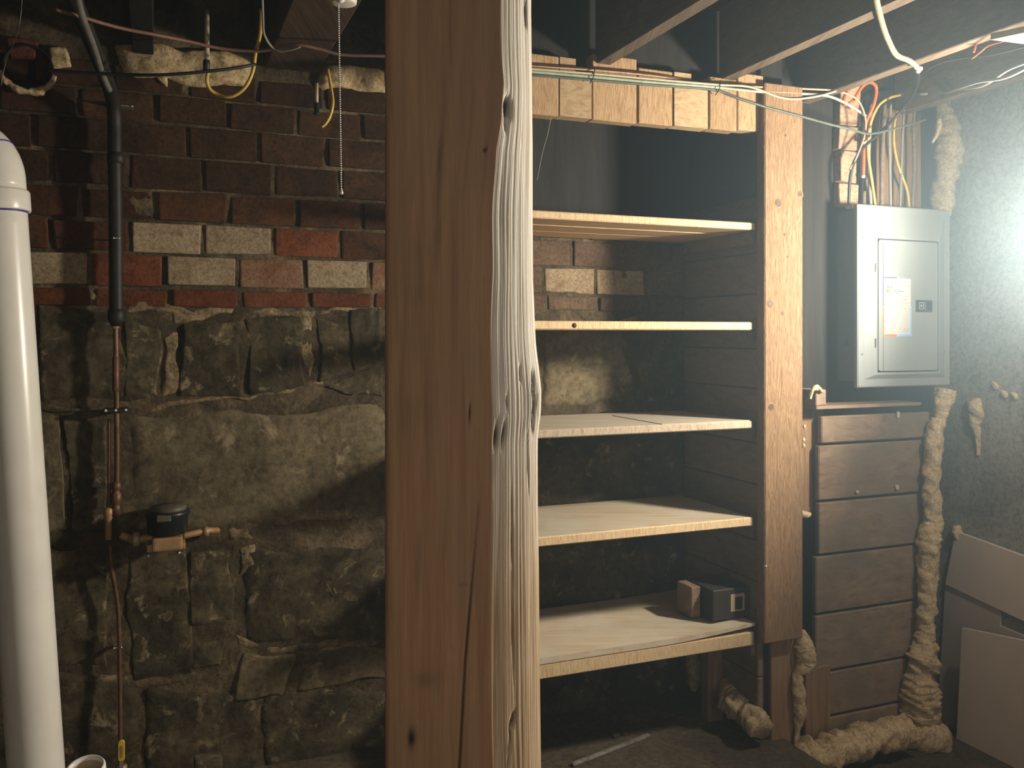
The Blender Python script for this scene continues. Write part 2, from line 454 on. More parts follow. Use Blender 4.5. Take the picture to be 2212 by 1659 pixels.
# ------------------------------------------------------------------ SETTING
FLOOR_Z = 0.0; SLAB_Z = 0.12; JB = 2.34; CEIL = 2.58
UC = PV(2060, 900, 0.05)[0]            # right-hand corner of the room
floor = rbox('floor', -4.0, UC + 0.1, -4.2, 0.6, -0.1, FLOOR_Z, 'floor', None, 0)
struct(floor, 'stained dark concrete basement floor')
slab_u1 = 0.10
slab = rbox('floor_slab', -4.0, slab_u1, -0.42, BACK_V + 0.02, FLOOR_Z - 0.02, SLAB_Z, 'slab', None, 0.006)
struct(slab, 'raised concrete slab along the foundation wall and under the shelves')
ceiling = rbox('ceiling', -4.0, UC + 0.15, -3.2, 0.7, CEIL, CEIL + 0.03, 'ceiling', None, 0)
struct(ceiling, 'dark subfloor boards above the joists')

# back foundation wall : mortar body + bricks + stones
def grid_wall(name, u0, u1, z0, z1, v, nu, nz, amp, mat, seed):
    us = np.linspace(u0, u1, nu + 1); zs = np.linspace(z0, z1, nz + 1)
    UU, ZZ = np.meshgrid(us, zs)
    H = amp * fbm(UU * 11, ZZ * 11, seed, 5)
    base = np.array(O0)[None, None, :] + UU[..., None] * np.array(U) + ZZ[..., None] * np.array(Z) + (v - H)[..., None] * np.array(V)
    verts = base.reshape(-1, 3)
    faces = []
    for j in range(nz):
        for i in range(nu):
            q = j * (nu + 1) + i
            faces.append((q, q + 1, q + nu + 2, q + nu + 1))
    return link(name, mesh_from(verts, faces, name, True), mat)
wall_back = grid_wall('wall_back', -4.0, 0.06, -0.05, CEIL, BACK_V, 360, 210, 0.004, 'mortar', 5)
struct(wall_back, 'old foundation wall, brick above rough mouldy stone')

# bricks
ROWY = [(665, 628), (622, 558), (553, 491), (486, 425), (420, 356), (351, 288), (283, 228), (224, 172)]
PHASE = [525, 517, 595, 498, 594, 563, 645, 560]
PITCH = 0.212
def zrow(y): return PV(560, y, BACK_V)[1]
BR = 0
for r, ((yb, yt), ph) in enumerate(zip(ROWY, PHASE)):
    z0, z1 = zrow(yb), zrow(yt)
    ju = PV(ph, 500, BACK_V)[0]
    k0 = math.ceil((-2.9 - ju) / PITCH); 
    k = k0
    while ju + k * PITCH < 0.0:
        ua = ju + k * PITCH; ub = min(ua + PITCH - 0.012, 0.03)
        k += 1
        if ub - ua < 0.04: continue
        xm = None
        # pixel x of the brick centre
        c = R((ua + ub) / 2, BACK_V, 1.6); px = CX + F * c.x / c.y
        mat = 'brick_dark' if r < 4 else 'brick_upper'  # upper courses take the darker brick tone
        if r == 0: mat = 'brick_red'
        elif r == 1:
            if 370 < px < 520 or 670 < px < 815 or 60 < px < 210 or 1150 < px < 1410: mat = 'brick_pale'
            elif 520 < px < 670: mat = 'brick_pink'
            elif 200 < px < 370: mat = 'brick_red'
            elif px < 60 or 815 < px < 1150: mat = 'brick_pink'
        elif r == 2:
            if 285 < px < 600: mat = 'brick_pale'
            elif 600 < px < 750: mat = 'brick_red'
            else: mat = 'brick_dark'
        if px > 1000 and mat in ('brick_red', 'brick_dark', 'brick_pink'): mat = 'brick_dust_haze'  # behind the shelves: dust, plus greying by haze put into the colour
        j = 0.0035
        dz = random.uniform(-0.002, 0.002)
        proud = random.uniform(0.004, 0.012)
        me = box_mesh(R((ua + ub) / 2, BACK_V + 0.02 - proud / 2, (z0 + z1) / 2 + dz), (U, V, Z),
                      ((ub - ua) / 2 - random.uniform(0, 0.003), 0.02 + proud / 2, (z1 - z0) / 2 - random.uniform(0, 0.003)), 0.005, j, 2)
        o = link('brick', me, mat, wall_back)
        if px > 1500: pass

# stones : pixel quads TL TR BR BL
STONES = [
    ([(-120, 640), (62, 640), (66, 868), (-120, 868)], 'stone'),
    ([(78, 652), (236, 668), (330, 868), (84, 866)], 'stone'),
    ([(262, 690), (350, 712), (346, 862), (270, 868)], 'stone'),
    ([(392, 700), (520, 682), (528, 858), (384, 862)], 'stone'),
    ([(530, 680), (655, 682), (660, 836), (532, 852)], 'stone'),
    ([(682, 680), (752, 684), (760, 800), (690, 826)], 'stone'),
    ([(760, 668), (826, 662), (826, 780), (764, 800)], 'stone'),
    ([(700, 830), (828, 790), (828, 862), (742, 846)], 'stone'),
    ([(-120, 880), (70, 884), (80, 1158), (-120, 1150)], 'stone_light'),
    ([(84, 892), (128, 892), (150, 1150), (90, 1160)], 'stone_light'),
    ([(136, 896), (236, 892), (236, 1156), (152, 1160)], 'stone'),
    ([(268, 892), (830, 872), (850, 1128), (290, 1150)], 'stone_light'),
    ([(-120, 1168), (96, 1168), (110, 1400), (-120, 1400)], 'stone'),
    ([(104, 1182), (232, 1186), (240, 1440), (114, 1440)], 'stone'),
    ([(270, 1186), (404, 1190), (420, 1470), (286, 1480)], 'stone'),
    ([(410, 1182), (500, 1176), (498, 1340), (416, 1350)], 'stone'),
    ([(416, 1392), (492, 1376), (480, 1440), (424, 1444)], 'stone'),
    ([(524, 1184), (846, 1178), (850, 1388), (528, 1392)], 'stone'),
    ([(520, 1408), (640, 1412), (620, 1500), (490, 1510)], 'stone_light'),
    ([(650, 1402), (850, 1396), (850, 1462), (640, 1492)], 'stone_light'),
    ([(-120, 1450), (300, 1450), (300, 1690), (-120, 1700)], 'stone'),
    ([(306, 1486), (560, 1500), (560, 1690), (306, 1690)], 'stone'),
    ([(566, 1500), (860, 1476), (860, 1650), (566, 1690)], 'stone'),
    # behind the column and the shelves
    ([(838, 690), (960, 694), (960, 850), (846, 850)], 'stone'),
    ([(968, 694), (1160, 700), (1160, 870), (966, 858)], 'stone_light'),
    ([(1168, 706), (1330, 708), (1380, 872), (1168, 880)], 'stone_light'),
    ([(1340, 708), (1486, 712), (1486, 860), (1390, 868)], 'stone'),
    ([(838, 868), (1130, 880), (1130, 1110), (858, 1126)], 'stone'),
    ([(1140, 892), (1486, 884), (1486, 1070), (1140, 1106)], 'stone'),
    ([(856, 1140), (1110, 1124), (1110, 1360), (860, 1380)], 'stone'),
    ([(1120, 1120), (1486, 1084), (1486, 1290), (1120, 1340)], 'stone'),
    ([(866, 1392), (1090, 1374), (1090, 1590), (868, 1610)], 'stone'),
    ([(1100, 1356), (1486, 1304), (1486, 1500), (1100, 1560)], 'stone'),
]
for i, (q, m) in enumerate(STONES):
    q2 = [(min(x, 1488), y) for x, y in q]
    relief('stone', q2, BACK_V, 0.004 + 0.004 * random.random(), m, wall_back, 30, 20, 0.0040, 0.05, 40 + i * 7, 0.012, 0.006, pw=2.0)
# pale lime mortar smears between brick and stone and around the stones
SMEARS = [
    [(85, 634), (238, 636), (238, 650), (85, 648)],
    [(264, 654), (372, 668), (440, 700), (268, 676)],
    [(372, 666), (530, 666), (520, 690), (380, 706)],
    [(530, 668), (690, 668), (690, 682), (530, 690)],
    [(690, 664), (826, 648), (826, 660), (690, 672)],
    [(356, 706), (388, 704), (380, 862), (350, 872)],
    [(658, 682), (680, 682), (684, 800), (662, 836)],
    [(330, 868), (700, 826), (690, 838), (300, 886)],
    [(90, 872), (240, 876), (238, 890), (90, 888)],
    [(500, 1140), (548, 1130), (552, 1172), (506, 1176)],
    [(508, 1176), (544, 1176), (546, 1240), (516, 1246)],
    [(514, 1362), (546, 1374), (564, 1402), (520, 1398)],
    [(560, 1398), (830, 1378), (830, 1400), (570, 1412)],
    [(640, 1416), (760, 1404), (744, 1446), (650, 1456)],
    [(404, 1400), (418, 1396), (422, 1440), (408, 1446)],
    [(286, 1452), (420, 1448), (410, 1480), (296, 1490)],
    [(110, 1190), (230, 1184), (230, 1200), (112, 1204)],
    [(1150, 690), (1480, 694), (1480, 704), (1150, 702)],
]
for i, q in enumerate(SMEARS):
    relief('mortar_smear', q, BACK_V, 0.004, 'mortar_pale' if i not in (15, 16, 8) else 'mortar', wall_back, 28, 8, 0.005, 0.45, 300 + i * 5, 0.020, 0.006)

tb = rbox('shade_board', -1.0, -0.002, BACK_V - 0.032, BACK_V - 0.018, 1.885, CEIL - 0.001, 'backing', wall_back, 0.002)  # dark board added to give the wall above the top shelf its shade
# side wall of the bay (right), planked, facing left
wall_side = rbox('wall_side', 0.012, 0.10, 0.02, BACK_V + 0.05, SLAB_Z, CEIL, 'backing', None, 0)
struct(wall_side, 'planked partition wall at the right end of the shelves')
zs_edges = []
zz = SLAB_Z + 0.04
k = 0
while zz < 2.30:
    h = [0.185, 0.135, 0.185, 0.14, 0.19, 0.14][k % 6]
    top = min(zz + h - 0.004, 2.32)
    if zz < 1.80:
        rbox('plank', -0.008 - random.uniform(0, 0.003), 0.013, 0.006 + 0.012 * 0, BACK_V - 0.02, zz, top, 'plank_side', wall_side, 0.003)
    zz += h; k += 1

# wall behind the electrical panel
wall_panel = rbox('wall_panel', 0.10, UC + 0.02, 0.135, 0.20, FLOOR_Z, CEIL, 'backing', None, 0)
struct(wall_panel, 'dark recessed wall behind the electrical panel')
# planks below the panel
up0 = PV(1772, 1200, 0.03)[0]; up1 = PV(2004, 1200, 0.03)[0]
edges_y = [893, 955, 1075, 1188, 1312, 1435, 1530, 1612]
for i in range(len(edges_y) - 1):
    zt = PV(1880, edges_y[i], 0.03)[1]; zb = PV(1880, edges_y[i + 1], 0.03)[1]
    dv = random.uniform(-0.004, 0.004)
    rbox('plank', up0 + random.uniform(-0.006, 0.006) - i * 0.004, up1 + 0.03, 0.03 + dv, 0.055, max(zb + 0.005, 0.0), zt - 0.004, 'plank_panel', wall_panel, 0.004)
# vertical batten left of the planks and short boards low down
rbox('batten', PV(1700, 900, 0.07)[0] + 0.01, PV(1770, 900, 0.07)[0] + 0.02, 0.07, 0.10, PV(1750, 1112, 0.07)[1], 1.26, 'stud_wood', wall_panel, 0.003)
rbox('batten', PV(1737, 1500, 0.02)[0], PV(1792, 1500, 0.02)[0], 0.012, 0.028, 0.02, PV(1760, 1440, 0.02)[1], 'stud_wood', wall_panel, 0.003)
# ledge on top of the planks
ul0, zl1 = PV(1763, 870, 0.0); ul1 = PV(1990, 870, 0.0)[0]
rbox('ledge', ul0, ul1, -0.002, 0.13, PV(1763, 885, 0.0)[1], PV(1763, 885, 0.0)[1] + 0.012, 'plank_panel', wall_panel, 0.002)
rbox('ledge_end', ul0, ul0 + 0.045, 0.0, 0.10, PV(1763, 885, 0.0)[1] + 0.012, PV(1763, 842, 0.0)[1], 'plank_panel', wall_panel, 0.003)

# right hand concrete wall
wall_right = rbox('wall_right', UC, UC + 0.12, -4.2, 0.2, FLOOR_Z, CEIL, 'concrete', None, 0)
struct(wall_right, 'grey concrete wall running towards the camera on the right')
def chunk_right(name, quad, proud, mat, parent, **kw):
    return relief(name, quad, UC, proud, mat, parent, plane='u', **kw)

# other walls of the room, outside the frame
wl = rbox('wall_left', -3.6, -3.5, -4.2, BACK_V + 0.05, FLOOR_Z, CEIL, 'stone', None, 0); struct(wl, 'rough foundation wall on the far left')

# ------------------------------------------------------------------ LAMP (just outside the picture, right)
lamp = thing('clamp_lamp', 'work lamp with round metal reflector hanging at the right', 'lamp', LAMP_POS)
lathe('reflector', LAMP_POS, -LAMP_AXIS, [(0.095, 0.0), (0.088, 0.02), (0.072, 0.055), (0.045, 0.085), (0.022, 0.10), (0.018, 0.15), (0.0, 0.15)], 'reflector', lamp, 32)
bulbm = NT('frosted_bulb'); bulbm.b.inputs['Emission Color'].default_value = (1, 0.93, 0.8, 1); bulbm.b.inputs['Emission Strength'].default_value = 6.0
bulbm.done((0.9, 0.88, 0.8, 1), 0.4); bulbm.m.cycles.emission_sampling = 'NONE'
lathe('bulb', LAMP_POS - LAMP_AXIS * 0.03, -LAMP_AXIS, [(0.0, -0.006), (0.018, -0.002), (0.028, 0.012), (0.030, 0.028), (0.022, 0.05), (0.014, 0.066), (0.0, 0.068)], bulbm.m, lamp, 20)
tube('cord', [LAMP_POS - LAMP_AXIS * 0.14, LAMP_POS - LAMP_AXIS * 0.17 + Vector((0, -0.03, 0.03)), LAMP_POS - LAMP_AXIS * 0.13 + Vector((0, -0.05, 0.3)), Vector((LAMP_POS.x + 0.1, LAMP_POS.y - 0.1, CEIL))], 0.004, 'cable_black', lamp, 8, 8)
ld = bpy.data.lights.new('lamp_light', 'SPOT')
ld.energy = LAMP_POWER; ld.color = LAMP_COLOR; ld.spot_size = math.radians(151); ld.spot_blend = 0.60
ld.shadow_soft_size = 0.085
pd = bpy.data.lights.new('bulb_fill', 'POINT'); pd.energy = GLOW_POWER; pd.color = LAMP_COLOR; pd.shadow_soft_size = 0.03  # added fill light at the lamp, lifts the haze and right wall
po = bpy.data.objects.new('bulb_fill', pd); COL.objects.link(po); po.location = LAMP_POS + LAMP_AXIS * 0.05
lo = bpy.data.objects.new('lamp_light', ld); COL.objects.link(lo)
lo.location = LAMP_POS + LAMP_AXIS * 0.012
lo.rotation_euler = LAMP_AXIS.to_track_quat('-Z', 'Y').to_euler()

# ------------------------------------------------------------------ JOISTS
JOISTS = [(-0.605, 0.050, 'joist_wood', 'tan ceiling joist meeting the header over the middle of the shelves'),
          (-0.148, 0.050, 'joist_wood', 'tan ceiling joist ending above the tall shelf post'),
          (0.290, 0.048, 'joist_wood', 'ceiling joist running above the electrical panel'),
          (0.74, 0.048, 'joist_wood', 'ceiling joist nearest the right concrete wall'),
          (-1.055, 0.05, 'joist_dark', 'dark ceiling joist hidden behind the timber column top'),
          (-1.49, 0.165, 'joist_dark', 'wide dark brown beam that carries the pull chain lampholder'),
          (-1.93, 0.06, 'backing', 'ceiling joist coloured for deep shade beside the hanging yellow cable loop'),  # near-black colour carries the shade of the ceiling, also on the next joist
          (-2.36, 0.06, 'backing', 'ceiling joist coloured for deep shade above the bent black iron pipe')]
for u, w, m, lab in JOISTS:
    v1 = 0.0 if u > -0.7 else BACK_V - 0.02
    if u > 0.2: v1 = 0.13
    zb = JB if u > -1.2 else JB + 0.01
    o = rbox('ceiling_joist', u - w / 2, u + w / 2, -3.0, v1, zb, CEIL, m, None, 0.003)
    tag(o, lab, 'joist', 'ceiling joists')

# ------------------------------------------------------------------ MAIN TIMBER COLUMN
def build_column():
    z = np.linspace(0.0, 2.575, 470)
    ypx = CY - (z - EYE) / 1.36 * F
    sil = np.interp(ypx, [-500, 0, 300, 450, 600, 740, 800, 850, 900, 950, 1100, 1250, 1450, 1659, 2600], [1150, 1148, 1151, 1151, 1152, 1158, 1163, 1166, 1166, 1162, 1163, 1166, 1168, 1170, 1176])
    wan = np.interp(ypx, [-500, 0, 100, 200, 280, 340, 480, 700, 900, 1100, 1350, 1659, 2600], [1084, 1080, 1083, 1088, 1082, 1072, 1064, 1060, 1062, 1060, 1062, 1062, 1062])
    wan = wan + 2.0 * fbm(ypx / 150.0, 0 * ypx, 3, 2) 
    Y0 = 1.30
    xL = (830 - CX) / F * Y0
    xS = (sil - CX) / F * 1.37 + 0.0
    xW = (wan - CX) / F * Y0
    cols = []; kind = []
    nf, nw, ns, nb, nl = 110, 170, 14, 10, 14
    ph0 = math.radians(42)
    rows_x = []; rows_y = []; nx = []; ny = []; wane = []
    for i in range(nl):           # left side from back to front
        t = i / nl
        rows_x.append(np.full_like(z, xL + 0.004 * (1 - t) )); rows_y.append(np.full_like(z, Y0 + 0.235 * (1 - t) + 0.008)); nx.append(-1.0); ny.append(0.0); wane.append(0.0)
    for i in range(nf):           # front
        t = i / (nf - 1)
        x = xL + (xW - xL) * t
        edge = np.exp(-(t / 0.03)) * 0.008
        rows_x.append(x); rows_y.append(Y0 + edge + 0.0 * x); nx.append(0.0); ny.append(-1.0); wane.append(0.0)
    for i in range(1, nw):
        p = ph0 + (math.pi / 2 - ph0) * (i / (nw - 1))
        fx = (math.sin(p) - math.sin(ph0)) / (1 - math.sin(ph0)); fy = (math.cos(ph0) - math.cos(p)) / math.cos(ph0)
        rows_x.append(xW + (xS - xW) * fx); rows_y.append(Y0 + 0.11 * fy + 0 * z); nx.append(math.sin(p)); ny.append(-math.cos(p)); wane.append(min(1.0, i / 5.0))
    for i in range(1, ns):
        t = i / ns
        rows_x.append(xS - 0.012 * t); rows_y.append(Y0 + 0.11 + 0.125 * t + 0 * z); nx.append(1.0); ny.append(0.0); wane.append(1.0)
    for i in range(nb):
        t = i / nb
        rows_x.append((xS - 0.012) * (1 - t) + (xL + 0.004) * t); rows_y.append(Y0 + 0.243 + 0 * z); nx.append(0.0); ny.append(1.0); wane.append(0.0)
    X = np.array(rows_x).T; Y = np.array(rows_y).T     # (nz, np)
    NX = np.array(nx)[None, :]; NY = np.array(ny)[None, :]; W = np.array(wane)[None, :] * np.ones_like(X)
    n_z, n_p = X.shape
    idx = np.arange(n_p)[None, :] * np.ones_like(X)
    ZZ = z[:, None] * np.ones_like(X)
    YP = ypx[:, None] * np.ones_like(X)
    XP = CX + F * X / Y
    # displacement
    d = 0.0009 * fbm(idx / 9.0, ZZ * 5, 11, 4) * (1 - W)
    d += W * (0.00055 * fbm(idx / 1.7, ZZ * 1.5, 21, 2) + 0.0008 * fbm(idx / 22.0, ZZ * 2.0, 31, 3) + 0.0010 * np.clip(fbm(idx / 5.0, ZZ * 1.2, 51, 2), -2, -0.2))
    dark = np.zeros_like(X)
    isfront = (NY < -0.99) * np.ones_like(X)
    # long drying crack in the front face
    cxp = np.interp(YP, [1060, 1100, 1240, 1400, 1659, 2000], [1033, 1030, 1018, 1004, 989, 970])
    on = ((YP > 1075)).astype(float) * isfront
    g = np.exp(-((XP - cxp) / 2.2) ** 2) * on * np.clip((YP - 1075) / 250.0, 0.25, 1)
    d -= 0.007 * g; dark = np.maximum(dark, 0.8 * g)
    # shorter cracks, gouges and knots: (px, py, wx, wy, depth, dark)
    for (kx, ky, wx, wy, dp, dk, sl) in [
        (1152, 855, 5, 46, 0.012, 1.0, 0.05), (1150, 905, 4, 30, 0.008, 0.9, 0.0), (1097, 252, 9, 22, 0.010, 0.95, 0.0),
        (1094, 285, 5, 14, 0.004, 0.5, 0.0), (1073, 932, 5, 26, 0.006, 0.8, -0.1), (1089, 930, 4, 24, 0.006, 0.8, -0.12),
        (1125, 805, 2.5, 18, 0.005, 0.8, 0.0), (1096, 865, 3, 16, 0.004, 0.7, 0.0), (1137, 22, 3, 36, 0.006, 0.9, 0.0),
        (1014, 885, 1.8, 22, 0.003, 0.7, -0.05), (1110, 1535, 6, 18, 0.007, 0.7, -0.3), (1103, 1580, 3, 50, 0.006, 0.7, -0.1),
        (1108, 1150, 2.2, 90, 0.005, 0.7, 0.02), (1109, 1330, 2.2, 120, 0.005, 0.6, 0.02), (1141, 1000, 2, 60, 0.004, 0.7, 0.03),
        (1047, 341, 4, 5, 0.003, 0.9, 0.0), (1000, 1240, 9, 2.5, 0.001, 0.45, 0.0)]:
        e = np.exp(-(((XP - kx - sl * (YP - ky)) / wx) ** 2 + ((YP - ky) / wy) ** 2) ** 1.5) * (NY < 0.5)
        e = e * np.clip(1 + 0.5 * fbm(idx / 4, ZZ * 60, 77, 3), 0.2, 1.6)
        d -= dp * e; dark = np.maximum(dark, np.clip(dk * e * 1.3, 0, 1))
    # brown knot and bruises on the front (surface colour only)
    for (kx, ky, wx, wy, dk) in [(888, 1555, 10, 20, 0.75), (925, 1435, 28, 16, 0.25), (925, 1640, 30, 16, 0.28), (945, 520, 8, 60, 0.3), (948, 400, 7, 90, 0.35),
                                 (905, 1180, 8, 120, 0.22), (900, 640, 22, 30, 0.18), (890, 880, 40, 60, 0.15)]:
        e = np.exp(-(((XP - kx + 0.06 * (YP - ky)) / wx) ** 2 + ((YP - ky) / wy) ** 2)) * isfront
        e = e * np.clip(1 + 0.6 * fbm(idx / 6, ZZ * 18, 99, 3), 0, 2)
        dark = np.maximum(dark, np.clip(dk * e, 0, 1))
    bulge = 0.004 * np.exp(-(((XP - 1155) / 18) ** 2 + ((YP - 860) / 70) ** 2)) * W
    d += bulge
    X = X + NX * d; Y = Y + NY * d
    verts = np.stack([X, Y, ZZ], -1).reshape(-1, 3)
    a = np.arange(n_p); b = (a + 1) % n_p
    faces = []
    for j in range(n_z - 1):
        o0, o1 = j * n_p, (j + 1) * n_p
        faces.extend(zip((o0 + a).tolist(), (o0 + b).tolist(), (o1 + b).tolist(), (o1 + a).tolist()))
    faces.append(tuple(range(n_p))[::-1]); faces.append(tuple((n_z - 1) * n_p + k for k in range(n_p)))
    me = mesh_from(verts.tolist(), faces, 'timber_column', True)
    at = me.color_attributes.new('surf', 'FLOAT_COLOR', 'POINT')
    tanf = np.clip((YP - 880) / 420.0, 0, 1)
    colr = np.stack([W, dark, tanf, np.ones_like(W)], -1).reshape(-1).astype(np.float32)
    at.data.foreach_set('color', colr)
    return me
cm = NT('timber_column')
vec = cm.coord((1, 1, 0.05)); g1 = cm.noise(vec, 60, 5, 0.65, 0.5)
heart = cm.ramp(g1, [(0.28, (0.42, 0.235, 0.115, 1)), (0.5, (0.50, 0.295, 0.152, 1)), (0.72, (0.57, 0.355, 0.195, 1))])
bl = cm.noise(cm.coord((1, 1, 0.35)), 9, 5, 0.6, 0.6)
heart = cm.mix(cm.ramp(bl, [(0.4, (0, 0, 0, 1)), (0.7, (0.55, 0.55, 0.55, 1))]), heart, (0.34, 0.225, 0.13, 1))
g2 = cm.noise(cm.coord((1, 1, 0.03)), 210, 4, 0.6, 0.2)
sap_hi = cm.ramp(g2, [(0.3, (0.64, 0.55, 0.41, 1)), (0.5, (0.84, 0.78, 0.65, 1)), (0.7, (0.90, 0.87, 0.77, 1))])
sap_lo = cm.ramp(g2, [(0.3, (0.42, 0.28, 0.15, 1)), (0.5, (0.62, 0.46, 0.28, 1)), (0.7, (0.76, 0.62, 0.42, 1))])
vc = cm.n('ShaderNodeVertexColor'); vc.layer_name = 'surf'
sep = cm.n('ShaderNodeSeparateColor'); cm.l(vc.outputs['Color'], sep.inputs[0])
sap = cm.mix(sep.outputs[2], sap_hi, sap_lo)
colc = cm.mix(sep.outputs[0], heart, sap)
colc = cm.mix(sep.outputs[1], colc, (0.045, 0.022, 0.012, 1))
cm.bump(g2, 0.35, 0.002)
cm.done(colc, 0.7)
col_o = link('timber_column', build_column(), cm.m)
tag(col_o, 'thick rough timber column with pale bark-stripped edge in the foreground', 'column')

# ------------------------------------------------------------------ SHELVES
SH_U0 = -0.86
def front_mat(o, mat):
    me = o.data; me.materials.append(M[mat])
    for p in me.polygons:
        if p.normal.dot(-V) > 0.6: p.material_index = 1
def shelf(label, yl, thick, planks, mat, matedge, xr=1630, tilt=0.0):
    # front top edge at photo pixel (1400, y at that x)
    u_r, _ = PV(xr, 700, 0.0)
    _, z = PV(1400, yl, 0.0)
    t = thing('shelf', label, 'shelf', None, 'plank shelves')
    vv = 0.0
    for i, w in enumerate(planks):
        v0 = vv + 0.0; v1 = min(vv + w - 0.004, BACK_V - 0.03)
        dz = random.uniform(-0.0015, 0.0015) if i else 0
        o = rbox('plank', SH_U0 + random.uniform(-0.01, 0.01), u_r - (0.0 if i == 0 else random.uniform(0, 0.006)), v0, v1, z - thick + dz, z + dz, mat, t, 0.0035)
        if i == 0: front_mat(o, matedge or 'shelf_edge')
        vv += w
    return t, z, u_r
s1, z1s, _ = shelf('highest wooden shelf, under the dark top opening, planks seen from below', 468, 0.024, [0.14, 0.15, 0.155], 'shelf_wood', None, 1632)
s2, z2s, _ = shelf('eye-level wooden shelf seen edge-on with a dark round knot in its edge', 694.5, 0.0265, [0.24, 0.205], 'shelf_wood', None, 1627)
s3, z3s, _ = shelf('grey weathered middle shelf with a pale sheet joint on top', 919, 0.0255, [0.445], 'shelf_grey', 'shelf_edge_grey', 1626)
s4, z4s, _ = shelf('second lowest wooden shelf with a dusty tan plywood top', 1138.5, 0.030, [0.445], 'shelf_dusty', None, 1628)
s5, z5s, u5r = shelf('lowest shelf, thick board with warped thin boards on top', 1400, 0.046, [0.445], 'shelf_wood', None, 1630)
# thin warped boards on the lowest shelf
zb5 = z5s
nseg = 24
for i, (v0, v1) in enumerate([(-0.002, 0.21), (0.214, 0.435)]):
    verts = []; faces = []
    for k in range(nseg + 1):
        s = k / nseg
        u = SH_U0 + (u5r + 0.0 - SH_U0) * s
        lift = 0.001 + 0.020 * max(0, (s - 0.55) / 0.45) ** 1.6
        th = 0.019 - 0.009 * max(0, (s - 0.6) / 0.4)
        for (vv, zz2) in ((v0, lift), (v1, lift), (v1, lift + th), (v0, lift + th)):
            verts.append(R(u, vv, zb5 + zz2))
    for k in range(nseg):
        a = k * 4; b = a + 4
        for q in range(4):
            q2 = (q + 1) % 4
            faces.append((a + q, b + q, b + q2, a + q2))
    faces.append((0, 1, 2, 3)); faces.append((nseg * 4 + 3, nseg * 4 + 2, nseg * 4 + 1, nseg * 4))
    me = mesh_from(verts, faces)
    bm = bmesh.new(); bm.from_mesh(me); bmesh.ops.recalc_face_normals(bm, faces=bm.faces); bm.to_mesh(me); bm.free()
    link('top_board', me, 'shelf_dusty', s5)
# shelf 3 : paper-thin pale sheet joint on top
a3, _ = PV(1432, 918, 0.0)
rbox('top_sheet', a3, PV(1622, 918, 0)[0], 0.004, 0.34, z3s, z3s + 0.002, 'shelf_grey', s3, 0.0008)
# knot in the edge of shelf 2
uk, zk = PV(1241, 703, -0.001)
lathe('knot', R(uk, 0.004, zk), -V, [(0.0078, 0.0), (0.0076, 0.0050), (0.0, 0.0056)], plain('knot_brown', (0.05, 0.022, 0.012, 1), 0.7), s2, 16)
# cleats that carry the shelves on the side wall
for (zc, w, lab) in ((z1s - 0.024, s1, 0), (z2s - 0.0265, s2, 0), (z3s - 0.0255, s3, 0), (z4s - 0.030, s4, 0), (z5s - 0.046, s5, 0)):
    rbox('cleat', -0.028, -0.008, 0.02, BACK_V - 0.04, zc - 0.045, zc - 0.0005, 'plank_side', w, 0.002)
# left support behind the column
lp = rbox('shelf_post', SH_U0 - 0.045, SH_U0 - 0.012, 0.38, 0.44, SLAB_Z, 1.90, 'stud_wood', None, 0.003)
tag(lp, 'left shelf post against the wall, behind the big timber column', 'post')

# ------------------------------------------------------------------ RIGHT POST, STUD
pu0, pzt = PV(1652, 150, -0.04); pu1 = PV(1735, 700, -0.04)[0]
pzb = PV(1690, 1386, -0.04)[1]
sp = rbox('shelf_post', pu0, pu1, -0.040, 0.004, pzb, JB, 'post_wood', None, 0.004)
tag(sp, 'tall bright plank post with knots at the right end of the shelves', 'post')
# knots on the post
kn2 = plain('post_knot_ring', (0.21, 0.115, 0.056, 1), 0.6, 0, 0.35, 160)
kn = plain('post_knot', (0.075, 0.036, 0.018, 1), 0.6, 0, 0.4, 160)
for (kx, ky, rr) in [(1682, 440, 0.012), (1664, 655, 0.011), (1696, 507, 0.005), (1691, 676, 0.006), (1666, 878, 0.010), (1729, 420, 0.009), (1697, 293, 0.004), (1702, 555, 0.004)]:
    uu, zz2 = PV(kx, ky, -0.040)
    o = lathe('knot', R(uu, -0.0385, zz2), -V, [(rr, 0.0), (rr * 0.93, 0.0019), (rr * 0.75, 0.0020), (rr * 0.6, 0.0016), (rr * 0.25, 0.0022), (0.0, 0.002)], kn, sp, 18)
    lathe('knot_ring', R(uu, -0.0385, zz2), -V, [(rr * 1.45, 0.0), (rr * 1.4, 0.0016), (rr * 0.9, 0.0016)], kn2, o, 18)
st_u0 = PV(1667, 1450, 0.004)[0]; st_u1 = PV(1731, 1450, 0.004)[0]
st = rbox('lower_stud', st_u0, st_u1, 0.005, 0.045, SLAB_Z - 0.12, PV(1690, 1380, 0.004)[1] + 0.25, 'stud_wood', None, 0.003)
tag(st, 'short brown stud below the tall shelf post, edged with foam', 'post')
st2u = PU(1545, 1450, 0.0)
rb = rbox('bay_stud', -0.075, -0.012, 0.20, 0.245, SLAB_Z, z5s - 0.047, 'stud_wood', None, 0.003)
tag(rb, 'dark stud under the lowest shelf between two foam lumps', 'post')

